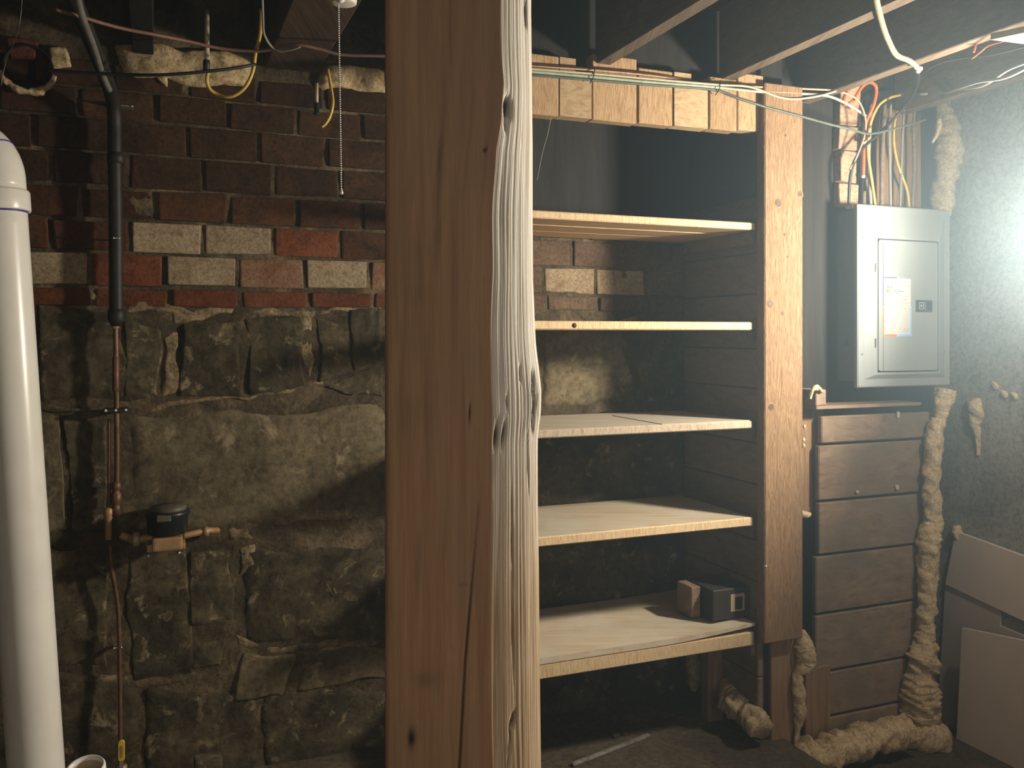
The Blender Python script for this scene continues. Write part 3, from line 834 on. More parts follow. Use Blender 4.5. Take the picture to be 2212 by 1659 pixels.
# ------------------------------------------------------------------ HEADER BLOCKS
hd = thing('header_blocking', 'row of sawn plank ends above the shelves, under the cables', 'header', None)
XB = [1118, 1208, 1279, 1378, 1455, 1530, 1592, 1651]
YBOT = [246, 249, 258, 266, 271, 279, 283, 283]
for i in range(7):
    u0, zb = PV(XB[i] + 1.5, YBOT[i], -0.012); u1, _ = PV(XB[i + 1] - 1.5, YBOT[i + 1], -0.012)
    zb = PV((XB[i] + XB[i + 1]) / 2, (YBOT[i] + YBOT[i + 1]) / 2, -0.012)[1]
    top = JB + (0.03 if i in (2, 6) else 0.004)
    dv = random.uniform(-0.004, 0.004)
    mt = 'block_diag' if i in (1, 4) else 'block_end'
    if i in (1, 4):      # notched top right corner
        un = u0 + (u1 - u0) * 0.5
        zt = zb + (0.135 if i == 1 else 0.125)
        pts = [(u0, zb), (u1, zb), (u1, zt), (un, zt), (un, top), (u0, top)]
        bm = bmesh.new()
        f = bm.faces.new([bm.verts.new(R(a, -0.012 + dv, b)) for a, b in pts])
        r = bmesh.ops.extrude_face_region(bm, geom=[f])
        bmesh.ops.translate(bm, verts=[e for e in r['geom'] if isinstance(e, bmesh.types.BMVert)], vec=V * 0.045)
        bmesh.ops.recalc_face_normals(bm, faces=bm.faces)
        me = bpy.data.meshes.new('block'); bm.to_mesh(me); bm.free()
        link('block', me, mt, hd)
    else:
        rbox('block', u0, u1, -0.012 + dv, 0.035, zb, top, mt, hd, 0.003)
rbox('backing_plank', PV(XB[0], 300, 0.0)[0], PV(XB[7], 300, 0.0)[0], 0.036, 0.10, PV(1500, 275, 0.02)[1] + 0.10, CEIL - 0.001, 'backing', hd, 0.002)

# ------------------------------------------------------------------ ELECTRICAL PANEL
pn = thing('electrical_panel', 'grey metal electrical breaker panel with closed door and paper label', 'electrical panel', None)
PVF = -0.004                                   # front plane
a0, b1 = PV(1853, 440, PVF); a1 = PV(2053, 450, PVF)[0]
b0 = PV(1853, 838, PVF)[1]
# box behind
rbox('box', a0 + 0.022, a1 - 0.022, 0.014, 0.125, b0 + 0.02, b1 - 0.018, 'panel_box', pn, 0.002)
def rrect(name, u0, u1, z0, z1, v_back, v_front, mat, parent, rad=0.01, bev=0.0):
    """rounded rectangle plate facing the room"""
    pts = []
    for (cx_, cz_, s) in ((u1 - rad, z1 - rad, 0), (u0 + rad, z1 - rad, 1), (u0 + rad, z0 + rad, 2), (u1 - rad, z0 + rad, 3)):
        for k in range(5):
            a = math.pi / 2 * (s + k / 4)
            pts.append((cx_ + rad * math.cos(a), cz_ + rad * math.sin(a)))
    n = len(pts); verts = []; faces = []
    layers = [(v_back, 0), (v_front + bev, 0), (v_front, bev)] if bev else [(v_back, 0), (v_front, 0)]
    cu, cz = (u0 + u1) / 2, (z0 + z1) / 2
    for v, ins in layers:
        for (a, b) in pts:
            fa = 1 - ins / max(1e-6, abs(u1 - u0) / 2); fb = 1 - ins / max(1e-6, abs(z1 - z0) / 2)
            verts.append(R(cu + (a - cu) * fa, v, cz + (b - cz) * fb))
    for l in range(len(layers) - 1):
        for k in range(n):
            k2 = (k + 1) % n
            faces.append((l * n + k, l * n + k2, (l + 1) * n + k2, (l + 1) * n + k))
    faces.append(tuple((len(layers) - 1) * n + k for k in range(n)))
    faces.append(tuple(range(n))[::-1])
    me = mesh_from(verts, faces)
    bm = bmesh.new(); bm.from_mesh(me); bmesh.ops.recalc_face_normals(bm, faces=bm.faces); bm.to_mesh(me); bm.free()
    return link(name, me, mat, parent)
cover = rrect('cover', a0, a1, b0, b1, 0.014, PVF, 'panel_paint', pn, 0.006, 0.004)
da0, db1 = PV(1892, 518, PVF); da1 = PV(2020, 522, PVF)[0]; db0 = PV(1892, 802, PVF)[1]
# raised frame (pyramid step) around the door
def raised_frame():
    o_u0, o_u1, o_z0, o_z1 = a0 + 0.030, a1 - 0.030, b0 + 0.030, b1 - 0.026
    i_u0, i_u1, i_z0, i_z1 = da0 - 0.012, da1 + 0.012, db0 - 0.012, db1 + 0.012
    ring = lambda u0, u1, z0, z1, v: [R(u0, v, z0), R(u1, v, z0), R(u1, v, z1), R(u0, v, z1)]
    L = ring(o_u0, o_u1, o_z0, o_z1, PVF - 0.0002) + ring(i_u0, i_u1, i_z0, i_z1, PVF - 0.012) + ring(da0 - 0.004, da1 + 0.004, db0 - 0.004, db1 + 0.004, PVF - 0.012) + ring(da0 - 0.004, da1 + 0.004, db0 - 0.004, db1 + 0.004, PVF - 0.002)
    f = []
    for l in range(3):
        for k in range(4):
            k2 = (k + 1) % 4
            f.append((l * 4 + k, l * 4 + k2, (l + 1) * 4 + k2, (l + 1) * 4 + k))
    me = mesh_from(L, f)
    return link('raised_frame', me, 'panel_paint', pn)
raised_frame()
rrect('door_gap', da0 - 0.004, da1 + 0.004, db0 - 0.004, db1 + 0.004, PVF, PVF - 0.003, 'gap', pn, 0.008)
door = rrect('door', da0, da1, db0, db1, PVF - 0.003, PVF - 0.013, 'panel_paint', pn, 0.012, 0.0015)
DV = PVF - 0.013
ucr = PV(1908, 600, DV)[0]
rbox('crease', ucr - 0.0009, ucr + 0.0009, DV - 0.0004, DV + 0.001, db0 + 0.002, db1 - 0.003, 'gap', door, 0)
for yy in (578, 741):
    uu, z_ = PV(1892, yy, DV)
    rbox('hinge', uu - 0.003, uu + 0.003, DV - 0.002, DV + 0.006, z_ - 0.016, z_ + 0.016, 'panel_box', pn, 0.001)
for (sx, sy) in ((1864, 514), (1862, 764), (2040, 522), (2040, 758)):
    uu, z_ = PV(sx, sy, PVF)
    s_ = lathe('screw', R(uu, PVF + 0.001, z_), -V, [(0.0052, 0.0), (0.0050, 0.002), (0.003, 0.0032), (0.0, 0.0034)], 'steel', pn, 12)
    rbox('slot', uu - 0.0035, uu + 0.0035, PVF - 0.0030, PVF - 0.0022, z_ - 0.0006, z_ + 0.0006, 'gap', s_, 0)
# latch
lu0, lz1 = PV(1978, 648, DV); lu1, _ = PV(2013, 649, DV); lz0 = PV(1978, 674, DV)[1]
latch = rrect('latch', lu0, lu1, lz0, lz1, DV, DV - 0.003, 'dark_plastic', pn, 0.003, 0.001)
w_ = lu1 - lu0; h_ = lz1 - lz0
rrect('latch_recess', lu0 + w_ * 0.72, lu0 + w_ * 0.95, lz0 + h_ * 0.2, lz1 - h_ * 0.15, DV - 0.003, DV - 0.0035, 'hole', latch, 0.002)
rbox('latch_rib', lu0 + w_ * 0.51, lu0 + w_ * 0.54, DV - 0.0045, DV - 0.003, lz0 + h_ * 0.15, lz1 - h_ * 0.12, 'ink_pale', latch, 0.0003)
# little square pictogram on the latch
qu0, qu1, qz0, qz1 = lu0 + w_ * 0.18, lu0 + w_ * 0.45, lz0 + h_ * 0.24, lz1 - h_ * 0.2
for (x0_, x1_, y0_, y1_) in ((qu0, qu1, qz1 - 0.002, qz1), (qu0, qu1, qz0, qz0 + 0.002), (qu0, qu0 + 0.002, qz0, qz1), (qu1 - 0.002, qu1, qz0, qz1)):
    rbox('latch_mark', x0_, x1_, DV - 0.0036, DV - 0.003, y0_, y1_, 'paper', latch, 0)
lathe('latch_mark', R((qu0 + qu1) / 2, DV - 0.003, (qz0 + qz1) / 2), -V, [(0.0042, 0), (0.0042, 0.0006), (0, 0.0006)], 'paper', latch, 12)
# paper label
su0, sz1 = PV(1907, 598, DV); su1, _ = PV(1969, 600, DV); sz0 = PV(1907, 727, DV)[1]
sw = su1 - su0; sh = sz1 - sz0
SV = DV - 0.0006
label = rbox('paper_label', su0, su1, SV, DV + 0.0002, sz0, sz1, 'paper', pn, 0)
label['label'] = 'white printed paper label with orange and blue border'
def print_rect(x0_, y0_, x1_, y1_, mat, name='print'):
    """fractions from the top left of the label"""
    return rbox(name, su0 + sw * x0_, su0 + sw * x1_, SV - 0.0003, SV + 0.0001, sz1 - sh * y1_, sz1 - sh * y0_, mat, label, 0)
bw = 0.045
print_rect(0, 0, 0.48, 0.022, 'ink_blue', 'border'); print_rect(0.53, 0, 1, 0.022, 'ink_grey2', 'border')
print_rect(0, 0.022, 0.03, 0.49, 'ink_blue', 'border'); print_rect(0, 0.505, bw, 1, 'ink_orange', 'border')
print_rect(bw, 0.96, 0.48, 1, 'ink_orange', 'border'); print_rect(0.53, 0.96, 1, 1, 'ink_sky', 'border')
print_rect(0.955, 0.505, 1, 0.96, 'ink_sky', 'border'); print_rect(0.97, 0.022, 1, 0.49, 'ink_grey2', 'border')
# house icon
def print_line(x0_, y0_, x1_, y1_, wd, mat):
    p0 = R(su0 + sw * x0_, SV - 0.0001, sz1 - sh * y0_); p1 = R(su0 + sw * x1_, SV - 0.0001, sz1 - sh * y1_)
    d = (p1 - p0); L = d.length; d.normalize(); nrm = V.cross(d).normalized()
    me = box_mesh((p0 + p1) / 2, (d, V, nrm), (L / 2, 0.0002, wd / 2))
    return link('print', me, mat, label)
for seg in ((0.12, 0.135, 0.22, 0.065), (0.22, 0.065, 0.345, 0.135), (0.12, 0.135, 0.12, 0.265), (0.345, 0.135, 0.345, 0.265), (0.12, 0.265, 0.345, 0.265), (0.14, 0.125, 0.14, 0.09)):
    print_line(*seg, 0.0016, 'ink')
print_rect(0.135, 0.145, 0.215, 0.185, 'ink'); print_rect(0.25, 0.14, 0.33, 0.15, 'ink'); print_rect(0.25, 0.165, 0.32, 0.185, 'ink')
print_rect(0.125, 0.205, 0.215, 0.262, 'ink_orange'); print_rect(0.235, 0.205, 0.335, 0.262, 'ink_pale')
for (x0_, y_, x1_) in ((0.37, 0.205, 0.62), (0.37, 0.232, 0.73), (0.37, 0.262, 0.58)):
    x = x0_
    while x < x1_:
        x2_ = min(x + random.uniform(0.02, 0.05), x1_)
        print_rect(x, y_, x2_, y_ + 0.013, 'ink'); x = x2_ + 0.008
for (x0_, y_, x1_) in ((0.72, 0.075, 0.94), (0.72, 0.13, 0.95), (0.72, 0.155, 0.95), (0.12, 0.31, 0.34), (0.45, 0.31, 0.58), (0.66, 0.31, 0.90), (0.16, 0.365, 0.40), (0.45, 0.365, 0.9), (0.45, 0.385, 0.8),
                       (0.14, 0.43, 0.90), (0.38, 0.455, 0.66), (0.14, 0.50, 0.19), (0.14, 0.535, 0.2), (0.14, 0.59, 0.2), (0.14, 0.62, 0.19), (0.52, 0.50, 0.62), (0.68, 0.52, 0.78), (0.53, 0.545, 0.62),
                       (0.13, 0.66, 0.28), (0.13, 0.68, 0.5), (0.13, 0.71, 0.45), (0.13, 0.73, 0.43), (0.13, 0.76, 0.44), (0.13, 0.785, 0.46), (0.13, 0.81, 0.44), (0.13, 0.835, 0.46), (0.13, 0.86, 0.44), (0.13, 0.88, 0.34),
                       (0.12, 0.918, 0.44), (0.56, 0.87, 0.64), (0.70, 0.865, 0.92), (0.70, 0.885, 0.92), (0.66, 0.912, 0.92)):
    x = x0_
    while x < x1_ - 0.005:
        x2_ = min(x + random.uniform(0.03, 0.10), x1_)
        print_rect(x, y_, x2_, y_ + 0.008, 'ink_pale'); x = x2_ + 0.012
# cable connectors on top left of the box
for (cx_, cy_) in ((1832, 446), (1846, 446)):
    uu, z_ = PV(cx_, cy_, 0.06)
    lathe('connector', R(uu, 0.06, z_ - 0.01), Z, [(0.011, 0), (0.011, 0.012), (0.008, 0.012), (0.008, 0.018), (0.0, 0.018)], 'steel', pn, 14)
lathe('knockout', R(a0 + 0.0218, 0.075, PV(1822, 742, 0.075)[1]), -U, [(0.012, 0), (0.0115, 0.001), (0, 0.001)], 'gap', pn, 16)

# ------------------------------------------------------------------ WHITE PVC DRAIN
D_P = 2.2
pv = thing('pvc_drain_pipe', 'leaning white plastic drain pipe with purple primer marks at the left', 'pipe', None)
rp = 0.0640
pt = lambda y: P(-3 + (y - 455) * 81 / 1204.0, y, D_P)
d_p = (pt(400) - pt(1659)).normalized()
base = pt(1659) + (pt(1659) - pt(455)) * ((pt(1659).z - SLAB_Z - 0.001) / (pt(455).z - pt(1659).z)) 
ptop = pt(440)
me = tube_mesh([base.lerp(ptop, i / 30) for i in range(31)], rp, 40, True)
link('pipe', me, 'pvc', pv)
cpl = lathe('coupling', pt(458), d_p, [(rp, 0.0), (rp + 0.0075, 0.0), (rp + 0.0085, 0.003), (rp + 0.0085, 0.047), (rp + 0.006, 0.052), (rp - 0.004, 0.052)], 'pvc', pv, 40)
lathe('primer_ring', pt(461), d_p, [(rp - 0.0005, -0.0010), (rp + 0.0008, -0.0008), (rp + 0.0008, 0.0042), (rp - 0.0005, 0.0045)], 'primer', pv, 40)
# elbow curving up and to the left
e0 = pt(412)
left = Vector((-1, 0.12, 0)).normalized()
arc = []
RAD = 0.095
for k in range(17):
    a = math.radians(92) * k / 16
    arc.append(e0 + d_p * (RAD * math.sin(a) + 0.03) + left * (RAD * (1 - math.cos(a))))
arc = [e0, e0 + d_p * 0.015] + arc
elb = link('elbow', tube_mesh(arc, rp + 0.001, 36, True), 'pvc', pv)
hub = arc[8]; hd2 = (arc[9] - arc[7]).normalized()
lathe('primer_ring', hub, hd2, [(rp, -0.001), (rp + 0.0024, -0.0005), (rp + 0.0024, 0.003), (rp, 0.0035)], 'primer', elb, 40)
link('branch_pipe', tube_mesh([arc[-1], arc[-1] + (arc[-1] - arc[-2]).normalized() * 0.22], rp - 0.003, 32, True), 'pvc', pv)

# open white pipe end at the lower left
ob = P(183, 1652, 1.55)
op = thing('open_pipe_end', 'open end of a wide white pipe poking up at the bottom left', 'pipe', None)
ax_o = Vector((0, -0.25, 1)).normalized()
lathe('pipe', ob - ax_o * 0.30, ax_o, [(0.028, -0.28), (0.028, 0.262), (0.033, 0.262), (0.033, 0.292), (0.0305, 0.296), (0.027, 0.292), (0.0255, 0.22), (0.0255, 0.1), (0.0, 0.1)], 'pvc', op, 36)
lathe('lining', ob - ax_o * 0.30, ax_o, [(0.0262, 0.288), (0.0252, 0.15), (0.0, 0.14)], 'pvc_inside', op, 36)

# ------------------------------------------------------------------ BLACK IRON PIPE, COPPER, METER
WV = BACK_V - 0.06
def W(x, y, off=0.06):
    return PVp(x, y, BACK_V - off)
ip = thing('iron_pipe', 'black iron pipe that bends down from the ceiling along the brick wall', 'pipe', None)
tube('pipe', [P(120, -120, 2.05), P(165, 10, 2.18), P(205, 110, 2.35), P(238, 195, 2.52), W(247, 250, 0.075), W(248, 330, 0.07), W(250, 480, 0.06), W(251, 690, 0.06)], 0.0195, 'iron', ip, 10, 20)
lathe('union', W(250, 330, 0.07) , Vector((0, 0, -1)), [(0.020, 0), (0.024, 0.003), (0.024, 0.03), (0.020, 0.033)], 'iron', ip, 20)
lathe('reducer', W(251, 668, 0.06), Vector((0, 0, -1)), [(0.020, 0), (0.0235, 0.003), (0.0235, 0.03), (0.013, 0.05), (0.0, 0.05)], 'iron', ip, 20)
cd = tube('highlight', [P(155, -60, 2.0), P(176, 30, 2.12), P(200, 95, 2.25), P(221, 160, 2.40), P(236, 195, 2.46)], 0.0085, 'highlight', None, 8, 12)  # grey tube stands in for the lit side of the black pipe
tag(cd, 'thin grey conduit tube added along the slanting black pipe at the ceiling', 'highlight')
cp = thing('copper_pipe', 'thin aged copper water pipe running down the stone wall to the meter', 'pipe', None)
tube('pipe', [W(249, 690, 0.055), W(251, 780, 0.055), W(252, 880, 0.05), W(253, 1000, 0.05), W(251, 1080, 0.05)], 0.0075, 'copper', cp, 8, 12)
lathe('fitting', W(249, 686, 0.055), Vector((0, 0, -1)), [(0.008, 0), (0.0115, 0.002), (0.0115, 0.03), (0.008, 0.034)], 'brass', cp, 14)
lathe('fitting', W(250, 770, 0.055), Vector((0, 0, -1)), [(0.0076, 0), (0.0100, 0.002), (0.0100, 0.10), (0.0076, 0.104)], 'copper', cp, 14)
lathe('fitting', W(251, 1040, 0.05), Vector((0, 0, -1)), [(0.008, 0), (0.0135, 0.004), (0.0135, 0.022), (0.010, 0.026), (0.010, 0.032), (0.0150, 0.036), (0.0150, 0.062), (0.010, 0.07), (0.012, 0.074), (0.012, 0.10), (0.0, 0.10)], 'copper', cp, 16)
tube('branch', [W(236, 905, 0.045), W(236, 1000, 0.045), W(235, 1090, 0.045), W(234, 1170, 0.045)], 0.0050, 'copper', cp, 6, 10)
lathe('valve_body', W(234, 1096, 0.05), Vector((0, 0, -1)), [(0.006, 0), (0.014, 0.004), (0.014, 0.02), (0.010, 0.04), (0.0095, 0.095), (0.0, 0.096)], 'brass', cp, 14)
# clamp with three bright screw heads
cl = thing('pipe_clamp', 'small pipe clamp with three bright screw heads on the stone wall', 'clamp', None)
ua, za = PV(251, 885, BACK_V - 0.03)
rbox('strap', ua - 0.034, ua + 0.034, BACK_V - 0.068, BACK_V - 0.02, za - 0.006, za + 0.006, 'iron', cl, 0.002)
for dx in (-0.027, 0.0, 0.027):
    lathe('screw_head', R(ua + dx, BACK_V - 0.067, za + 0.001), -V, [(0.0042, 0), (0.0038, 0.002), (0.0, 0.0032)], 'white', cl, 10)
for (cx_, cy_, w2, lab) in ((268, 229, 0.05, 'thin bright pipe strap nailed high on the brick wall'), (252, 517, 0.018, 'tiny bright clip on the black pipe beside the pale bricks'), (254, 1398, 0.024, 'small pipe clip on the lower stone wall')):
    uu, z_ = PV(cx_, cy_, BACK_V - 0.045)
    k_ = thing('pipe_clip', lab, 'clip', None)
    rbox('strap', uu - w2 / 2, uu + w2 / 2, BACK_V - 0.08 if cy_ == 517 else BACK_V - 0.05, BACK_V - 0.012, z_ - 0.0022, z_ + 0.0022, 'steel', k_, 0.0008)
    for s_ in (-1, 1):
        lathe('nail_head', R(uu + s_ * w2 * 0.42, BACK_V - 0.081 if cy_ == 517 else BACK_V - 0.051, z_), -V, [(0.0035, 0), (0.003, 0.002), (0, 0.003)], 'steel', k_, 10)
lp2 = tube('drop_pipe', [W(238, 1178, 0.05), W(241, 1225, 0.05), W(252, 1290, 0.045), W(257, 1350, 0.045), W(259, 1480, 0.05), W(260, 1600, 0.06), W(260, 1720, 0.06)], 0.0062, 'copper', None, 8, 10)
tag(lp2, 'slim brown pipe running down the lowest stones to the yellow lever valve', 'pipe')

wm = thing('water_meter', 'brass water meter with black register head on the stone wall', 'water meter', None)
mD = 0.085
mc = W(362, 1150, mD)
lathe('register', mc + Vector((0, 0, -0.002)), Z, [(0.0, 0.0), (0.050, 0.0), (0.056, 0.004), (0.058, 0.05), (0.062, 0.055), (0.062, 0.07), (0.0, 0.07)], 'meter_black', wm, 30)
lathe('lid', mc + Vector((0.004, -0.004, 0.068)), Z, [(0.050, 0.0), (0.052, 0.008), (0.046, 0.014), (0.0, 0.016)], 'meter_lid', wm, 24)
rb_ = box_mesh(mc + Vector((0.0, -0.030, 0.053)), (U, V, Z), (0.020, 0.036, 0.010), 0.003); link('reader_tab', rb_, 'meter_lid', wm)
bb = box_mesh(mc + Vector((0.004, -0.01, -0.024)), (U, V, Z), (0.042, 0.045, 0.020), 0.007, 0, 2); link('body', bb, 'brass', wm)
for s_ in (-1, 1):
    fl = box_mesh(mc + U * (0.044 * s_) + Vector((0.004, -0.02, -0.034)), (U, V, Z), (0.009, 0.028, 0.011), 0.004, 0, 2); link('flange', fl, 'brass', wm)
    lathe('bolt', mc + U * (0.042 * s_) + Vector((0, -0.03, -0.062)), Z, [(0.0, 0), (0.006, 0), (0.006, 0.008), (0.0, 0.009)], 'steel', wm, 8)
tube('inlet_pipe', [W(262, 1156, 0.05), W(280, 1163, 0.06), W(292, 1166, 0.075), W(335, 1160, 0.085)], 0.0115, 'brass', wm, 6, 14)
lathe('inlet_nut', W(286, 1166, 0.075), U, [(0.012, 0), (0.022, 0.002), (0.022, 0.018), (0.012, 0.022)], plain('grey_brass', (0.42, 0.36, 0.22, 1), 0.5, 0.4), wm, 8)
tube('outlet_pipe', [W(395, 1158, 0.085), W(430, 1150, 0.075), W(452, 1146, 0.06), W(470, 1146, 0.03)], 0.010, 'brass', wm, 6, 14)
lathe('outlet_nut', W(438, 1149, 0.07), U, [(0.011, 0), (0.016, 0.002), (0.016, 0.014), (0.011, 0.018)], 'brass', wm, 8)

lv = thing('lever_valve', 'yellow-gripped lever of a shut-off valve at the lower left', 'valve', None)
vb_ = W(260, 1640, 0.075)
uu, z0_ = PV(262, 1645, BACK_V - 0.085); _, z1_ = PV(262, 1599, BACK_V - 0.085)
rrect('grip', uu - 0.0095, uu + 0.0095, z0_, z1_, BACK_V - 0.080, BACK_V - 0.088, 'yellow_grip', lv, 0.0085, 0.002)
rrect('grip_slot', uu - 0.0035, uu + 0.0035, z0_ + 0.012, z1_ - 0.014, BACK_V - 0.088, BACK_V - 0.0886, 'brass', lv, 0.003)
rbox('lever', uu - 0.006, uu + 0.006, BACK_V - 0.086, BACK_V - 0.083, z0_ - 0.05, z0_ + 0.004, 'steel', lv, 0.001)
lathe('valve_body', R(uu, BACK_V - 0.06, z0_ - 0.11), Z, [(0.008, 0), (0.016, 0.004), (0.016, 0.02), (0.021, 0.03), (0.021, 0.06), (0.016, 0.07), (0.016, 0.086), (0.008, 0.09)], 'brass', lv, 14)
lathe('stem', R(uu, BACK_V - 0.06, z0_ - 0.065), -V, [(0.008, 0), (0.008, 0.028), (0.0, 0.029)], 'brass', lv, 12)

# round sleeve through the wall with a foam collar
sl = thing('wall_sleeve', 'round black sleeve through the wall top with a foam collar at the far left', 'sleeve', None)
sc_ = W(62, 148, 0.02)
lathe('sleeve', sc_, -V, [(0.066, -0.03), (0.066, 0.02), (0.060, 0.02), (0.060, -0.02), (0.0, -0.02)], 'hole', sl, 30)
ring_pts = []
for k in range(13):
    a = math.radians(195 + 150 * k / 12)
    ring_pts.append(sc_ + U * (0.072 * math.cos(a)) + Z * (0.072 * math.sin(a)) - V * 0.018)
tube('foam_collar', ring_pts, [0.006, 0.009, 0.011, 0.010, 0.012, 0.009, 0.006], 'foam_old', sl, 4, 12, lump=0.35, seed=4)
rt = relief('tile_fragment', [(8, 84), (84, 92), (78, 134), (16, 132)], BACK_V, 0.03, 'red_tile', None, 14, 10, 0.004, 0.1, 501, 0.006)
tag(rt, 'broken red tile above the round black sleeve', 'tile')

# aged foam at the top of the brick wall
def foam_patch(quad, label, proud, seed, mat='foam_old', plane='v', base=None, cat='foam', nu=34, nz=16, rough=0.012, wob=0.014, edge=0.2):
    o = relief('spray_foam', quad, BACK_V if base is None else base, proud, mat, None, nu, nz, rough, edge, seed, wob, 0.01, plane=plane)
    tag(o, label, cat, 'spray foam lumps')
    return o
foam_patch([(240, 100), (400, 84), (560, 112), (540, 196)][0:1] + [(556, 104), (536, 196), (246, 168)], 'long yellowed foam strip on top of the bricks beside the yellow loop', 0.030, 611)
foam_patch([(690, 142), (832, 150), (832, 204), (664, 198)], 'yellowed foam patch beside the pull chain at the wall top', 0.028, 612)
foam_patch([(108, 98), (150, 100), (166, 152), (112, 152)], 'small foam lump between the round sleeve and the black pipe', 0.026, 613, nu=14, nz=12)
foam_patch([(334, 166), (366, 170), (360, 192), (350, 184)], 'dripping foam tip below the long yellowed strip', 0.014, 614, nu=10, nz=8)

# ------------------------------------------------------------------ FOAM on the right
def foam_tube(label, pts, rads, seed, n=8, sides=16, lump=0.22, mat='foam', rib=0.0):
    o = tube('spray_foam', pts, rads, mat, None, n * 3, sides + 8, lump=lump, seed=seed, lf=5.0, rib=rib)
    return tag(o, label, 'foam', 'spray foam lumps')
fz = lambda x, y, v=-0.012: PVp(x, y, v)
foam_tube('tall foam bead sealing the right edge of the plank wall', [fz(2026, 905), fz(2016, 960), fz(2012, 1060), fz(2014, 1130), fz(2008, 1160), fz(2004, 1250), fz(2000, 1350), fz(1996, 1400)], [0.024, 0.030, 0.029, 0.040, 0.040, 0.034, 0.033, 0.034], 21, 10)
foam_tube('fat lumpy foam bead low in the plank wall corner', [fz(1998, 1385), fz(1996, 1420), fz(1990, 1450), fz(1988, 1500), fz(1986, 1540), fz(1984, 1572)], [0.034, 0.056, 0.048, 0.062, 0.060, 0.050], 22, 10, 16, 0.26)
foam_tube('foam lump under the right end of the electrical panel', [fz(2042, 842), fz(2036, 870), fz(2030, 912)], [0.036, 0.032, 0.022], 23, 8)
foam_tube('ribbed foam roll along the floor under the plank wall', [fz(1726, 1640, -0.065), fz(1760, 1634, -0.065), fz(1800, 1622, -0.065), fz(1850, 1606, -0.065), fz(1900, 1592, -0.06), fz(1962, 1578, -0.055)], [0.040, 0.060, 0.046, 0.056, 0.050, 0.054, 0.046, 0.052, 0.052], 24, 14, 18, 0.24, 'foam', 0.06)
foam_tube('smooth pinkish foam bulb in the floor corner', [fz(1966, 1574, -0.02), fz(1995, 1588, -0.03), fz(2022, 1598, -0.05), fz(2044, 1630, -0.07), fz(2050, 1648, -0.08)], [0.040, 0.066, 0.062, 0.020, 0.006], 25, 12, 20, 0.09)
foam_tube('thin foam drip down the side of the short stud', [fz(1731, 1362, -0.01), fz(1736, 1392, -0.01), fz(1738, 1432, -0.01), fz(1722, 1455, -0.01), fz(1724, 1490, -0.01), fz(1727, 1540, -0.01), fz(1722, 1580, -0.01), fz(1719, 1640, -0.02)], [0.012, 0.032, 0.034, 0.016, 0.022, 0.022, 0.008, 0.012], 26, 10, 14, 0.2)
fb = lambda x, y: R(-0.012, *PU(x, y, -0.012))
def fu(x, y, off=0.015):
    v, z = PU(x, y, -off); return R(-off, v, z)
foam_tube('large foam lumps along the foot of the planked side wall', [fu(1562, 1470), fu(1575, 1500, 0.02), fu(1592, 1525, 0.03), fu(1612, 1545, 0.02), fu(1632, 1556, 0.03), fu(1648, 1572, 0.03)], [0.012, 0.042, 0.052, 0.034, 0.046, 0.040], 27, 12, 18, 0.26)
foam_tube('hanging foam lump under the lowest shelf left of the dark stud', [fu(1494, 1385, 0.03), fu(1498, 1420, 0.03), fu(1502, 1450, 0.03), fu(1500, 1490, 0.03)], [0.024, 0.022, 0.034, 0.014], 28, 12, 16, 0.28)
fr = lambda x, y, off=0.012: R(UC - off, *PU(x, y, UC - off))
foam_tube('foam column in the corner above the electrical panel', [fr(2036, 222, 0.03), fr(2044, 260, 0.03), fr(2052, 320, 0.03), fr(2046, 370, 0.03), fr(2036, 430, 0.03), fr(2040, 470, 0.03)], [0.024, 0.034, 0.048, 0.040, 0.044, 0.02], 29, 10, 16, 0.2)
foam_tube('thin foam drip hanging left of the corner foam column', [fz(2029, 258, -0.02), fz(2026, 285, -0.02), fz(2014, 308, -0.02)], [0.008, 0.010, 0.004], 30, 8, 10, 0.2)
foam_tube('foam drip like an icicle on the grey right wall', [fr(2104, 862, 0.004), fr(2110, 890, 0.005), fr(2106, 915, 0.004), fr(2112, 950, 0.003), fr(2113, 984, 0.003)], [0.024, 0.026, 0.018, 0.010, 0.005], 31, 10, 14, 0.3)
foam_tube('foam knob above the upper pinkish board', [fr(2066, 1135, 0.01), fr(2068, 1150, 0.01), fr(2070, 1166, 0.01)], [0.012, 0.019, 0.012], 32, 8, 12, 0.2)
for i, (cx_, cy_, lab) in enumerate(((2150, 833, 'foam speck on the right wall, the left one of three'), (2170, 851, 'foam speck on the right wall, between two others'), (2192, 855, 'foam speck on the right wall, nearest the picture edge'))):
    foam_tube(lab, [fr(cx_ - 6, cy_ - 6, 0.002), fr(cx_, cy_, 0.004), fr(cx_ + 4, cy_ + 8, 0.002)], [0.006, 0.010, 0.006], 33 + i, 6, 10, 0.3)
foam_tube('foam blob stuck to the edge of the tall shelf post', [PVp(1728, 1108, -0.02), PVp(1740, 1112, -0.02), PVp(1750, 1110, -0.02)], [0.011, 0.013, 0.006], 37, 6, 10, 0.2)
foam_tube('splintered foam scrap on the ledge end beside the post', [PVp(1750, 862, -0.005), PVp(1756, 842, -0.008), PVp(1764, 839, -0.008), PVp(1776, 846, -0.005)], [0.004, 0.008, 0.012, 0.005], 38, 6, 10, 0.3)
for i, (cx_, cy_, lab) in enumerate(((1737, 922, 'tiny foam bead high on the right edge of the shelf post'), (1736, 950, 'middle tiny foam bead on the right edge of the shelf post'), (1736, 963, 'lowest tiny foam bead on the right edge of the shelf post'), (1653, 1222, 'white drip on the left edge of the shelf post'))):
    p_ = PVp(cx_, cy_, -0.035)
    foam_tube(lab, [p_ + Z * 0.008, p_, p_ - Z * 0.006], [0.003, 0.006, 0.004], 40 + i, 5, 8, 0.2, 'white' if i == 3 else 'foam')
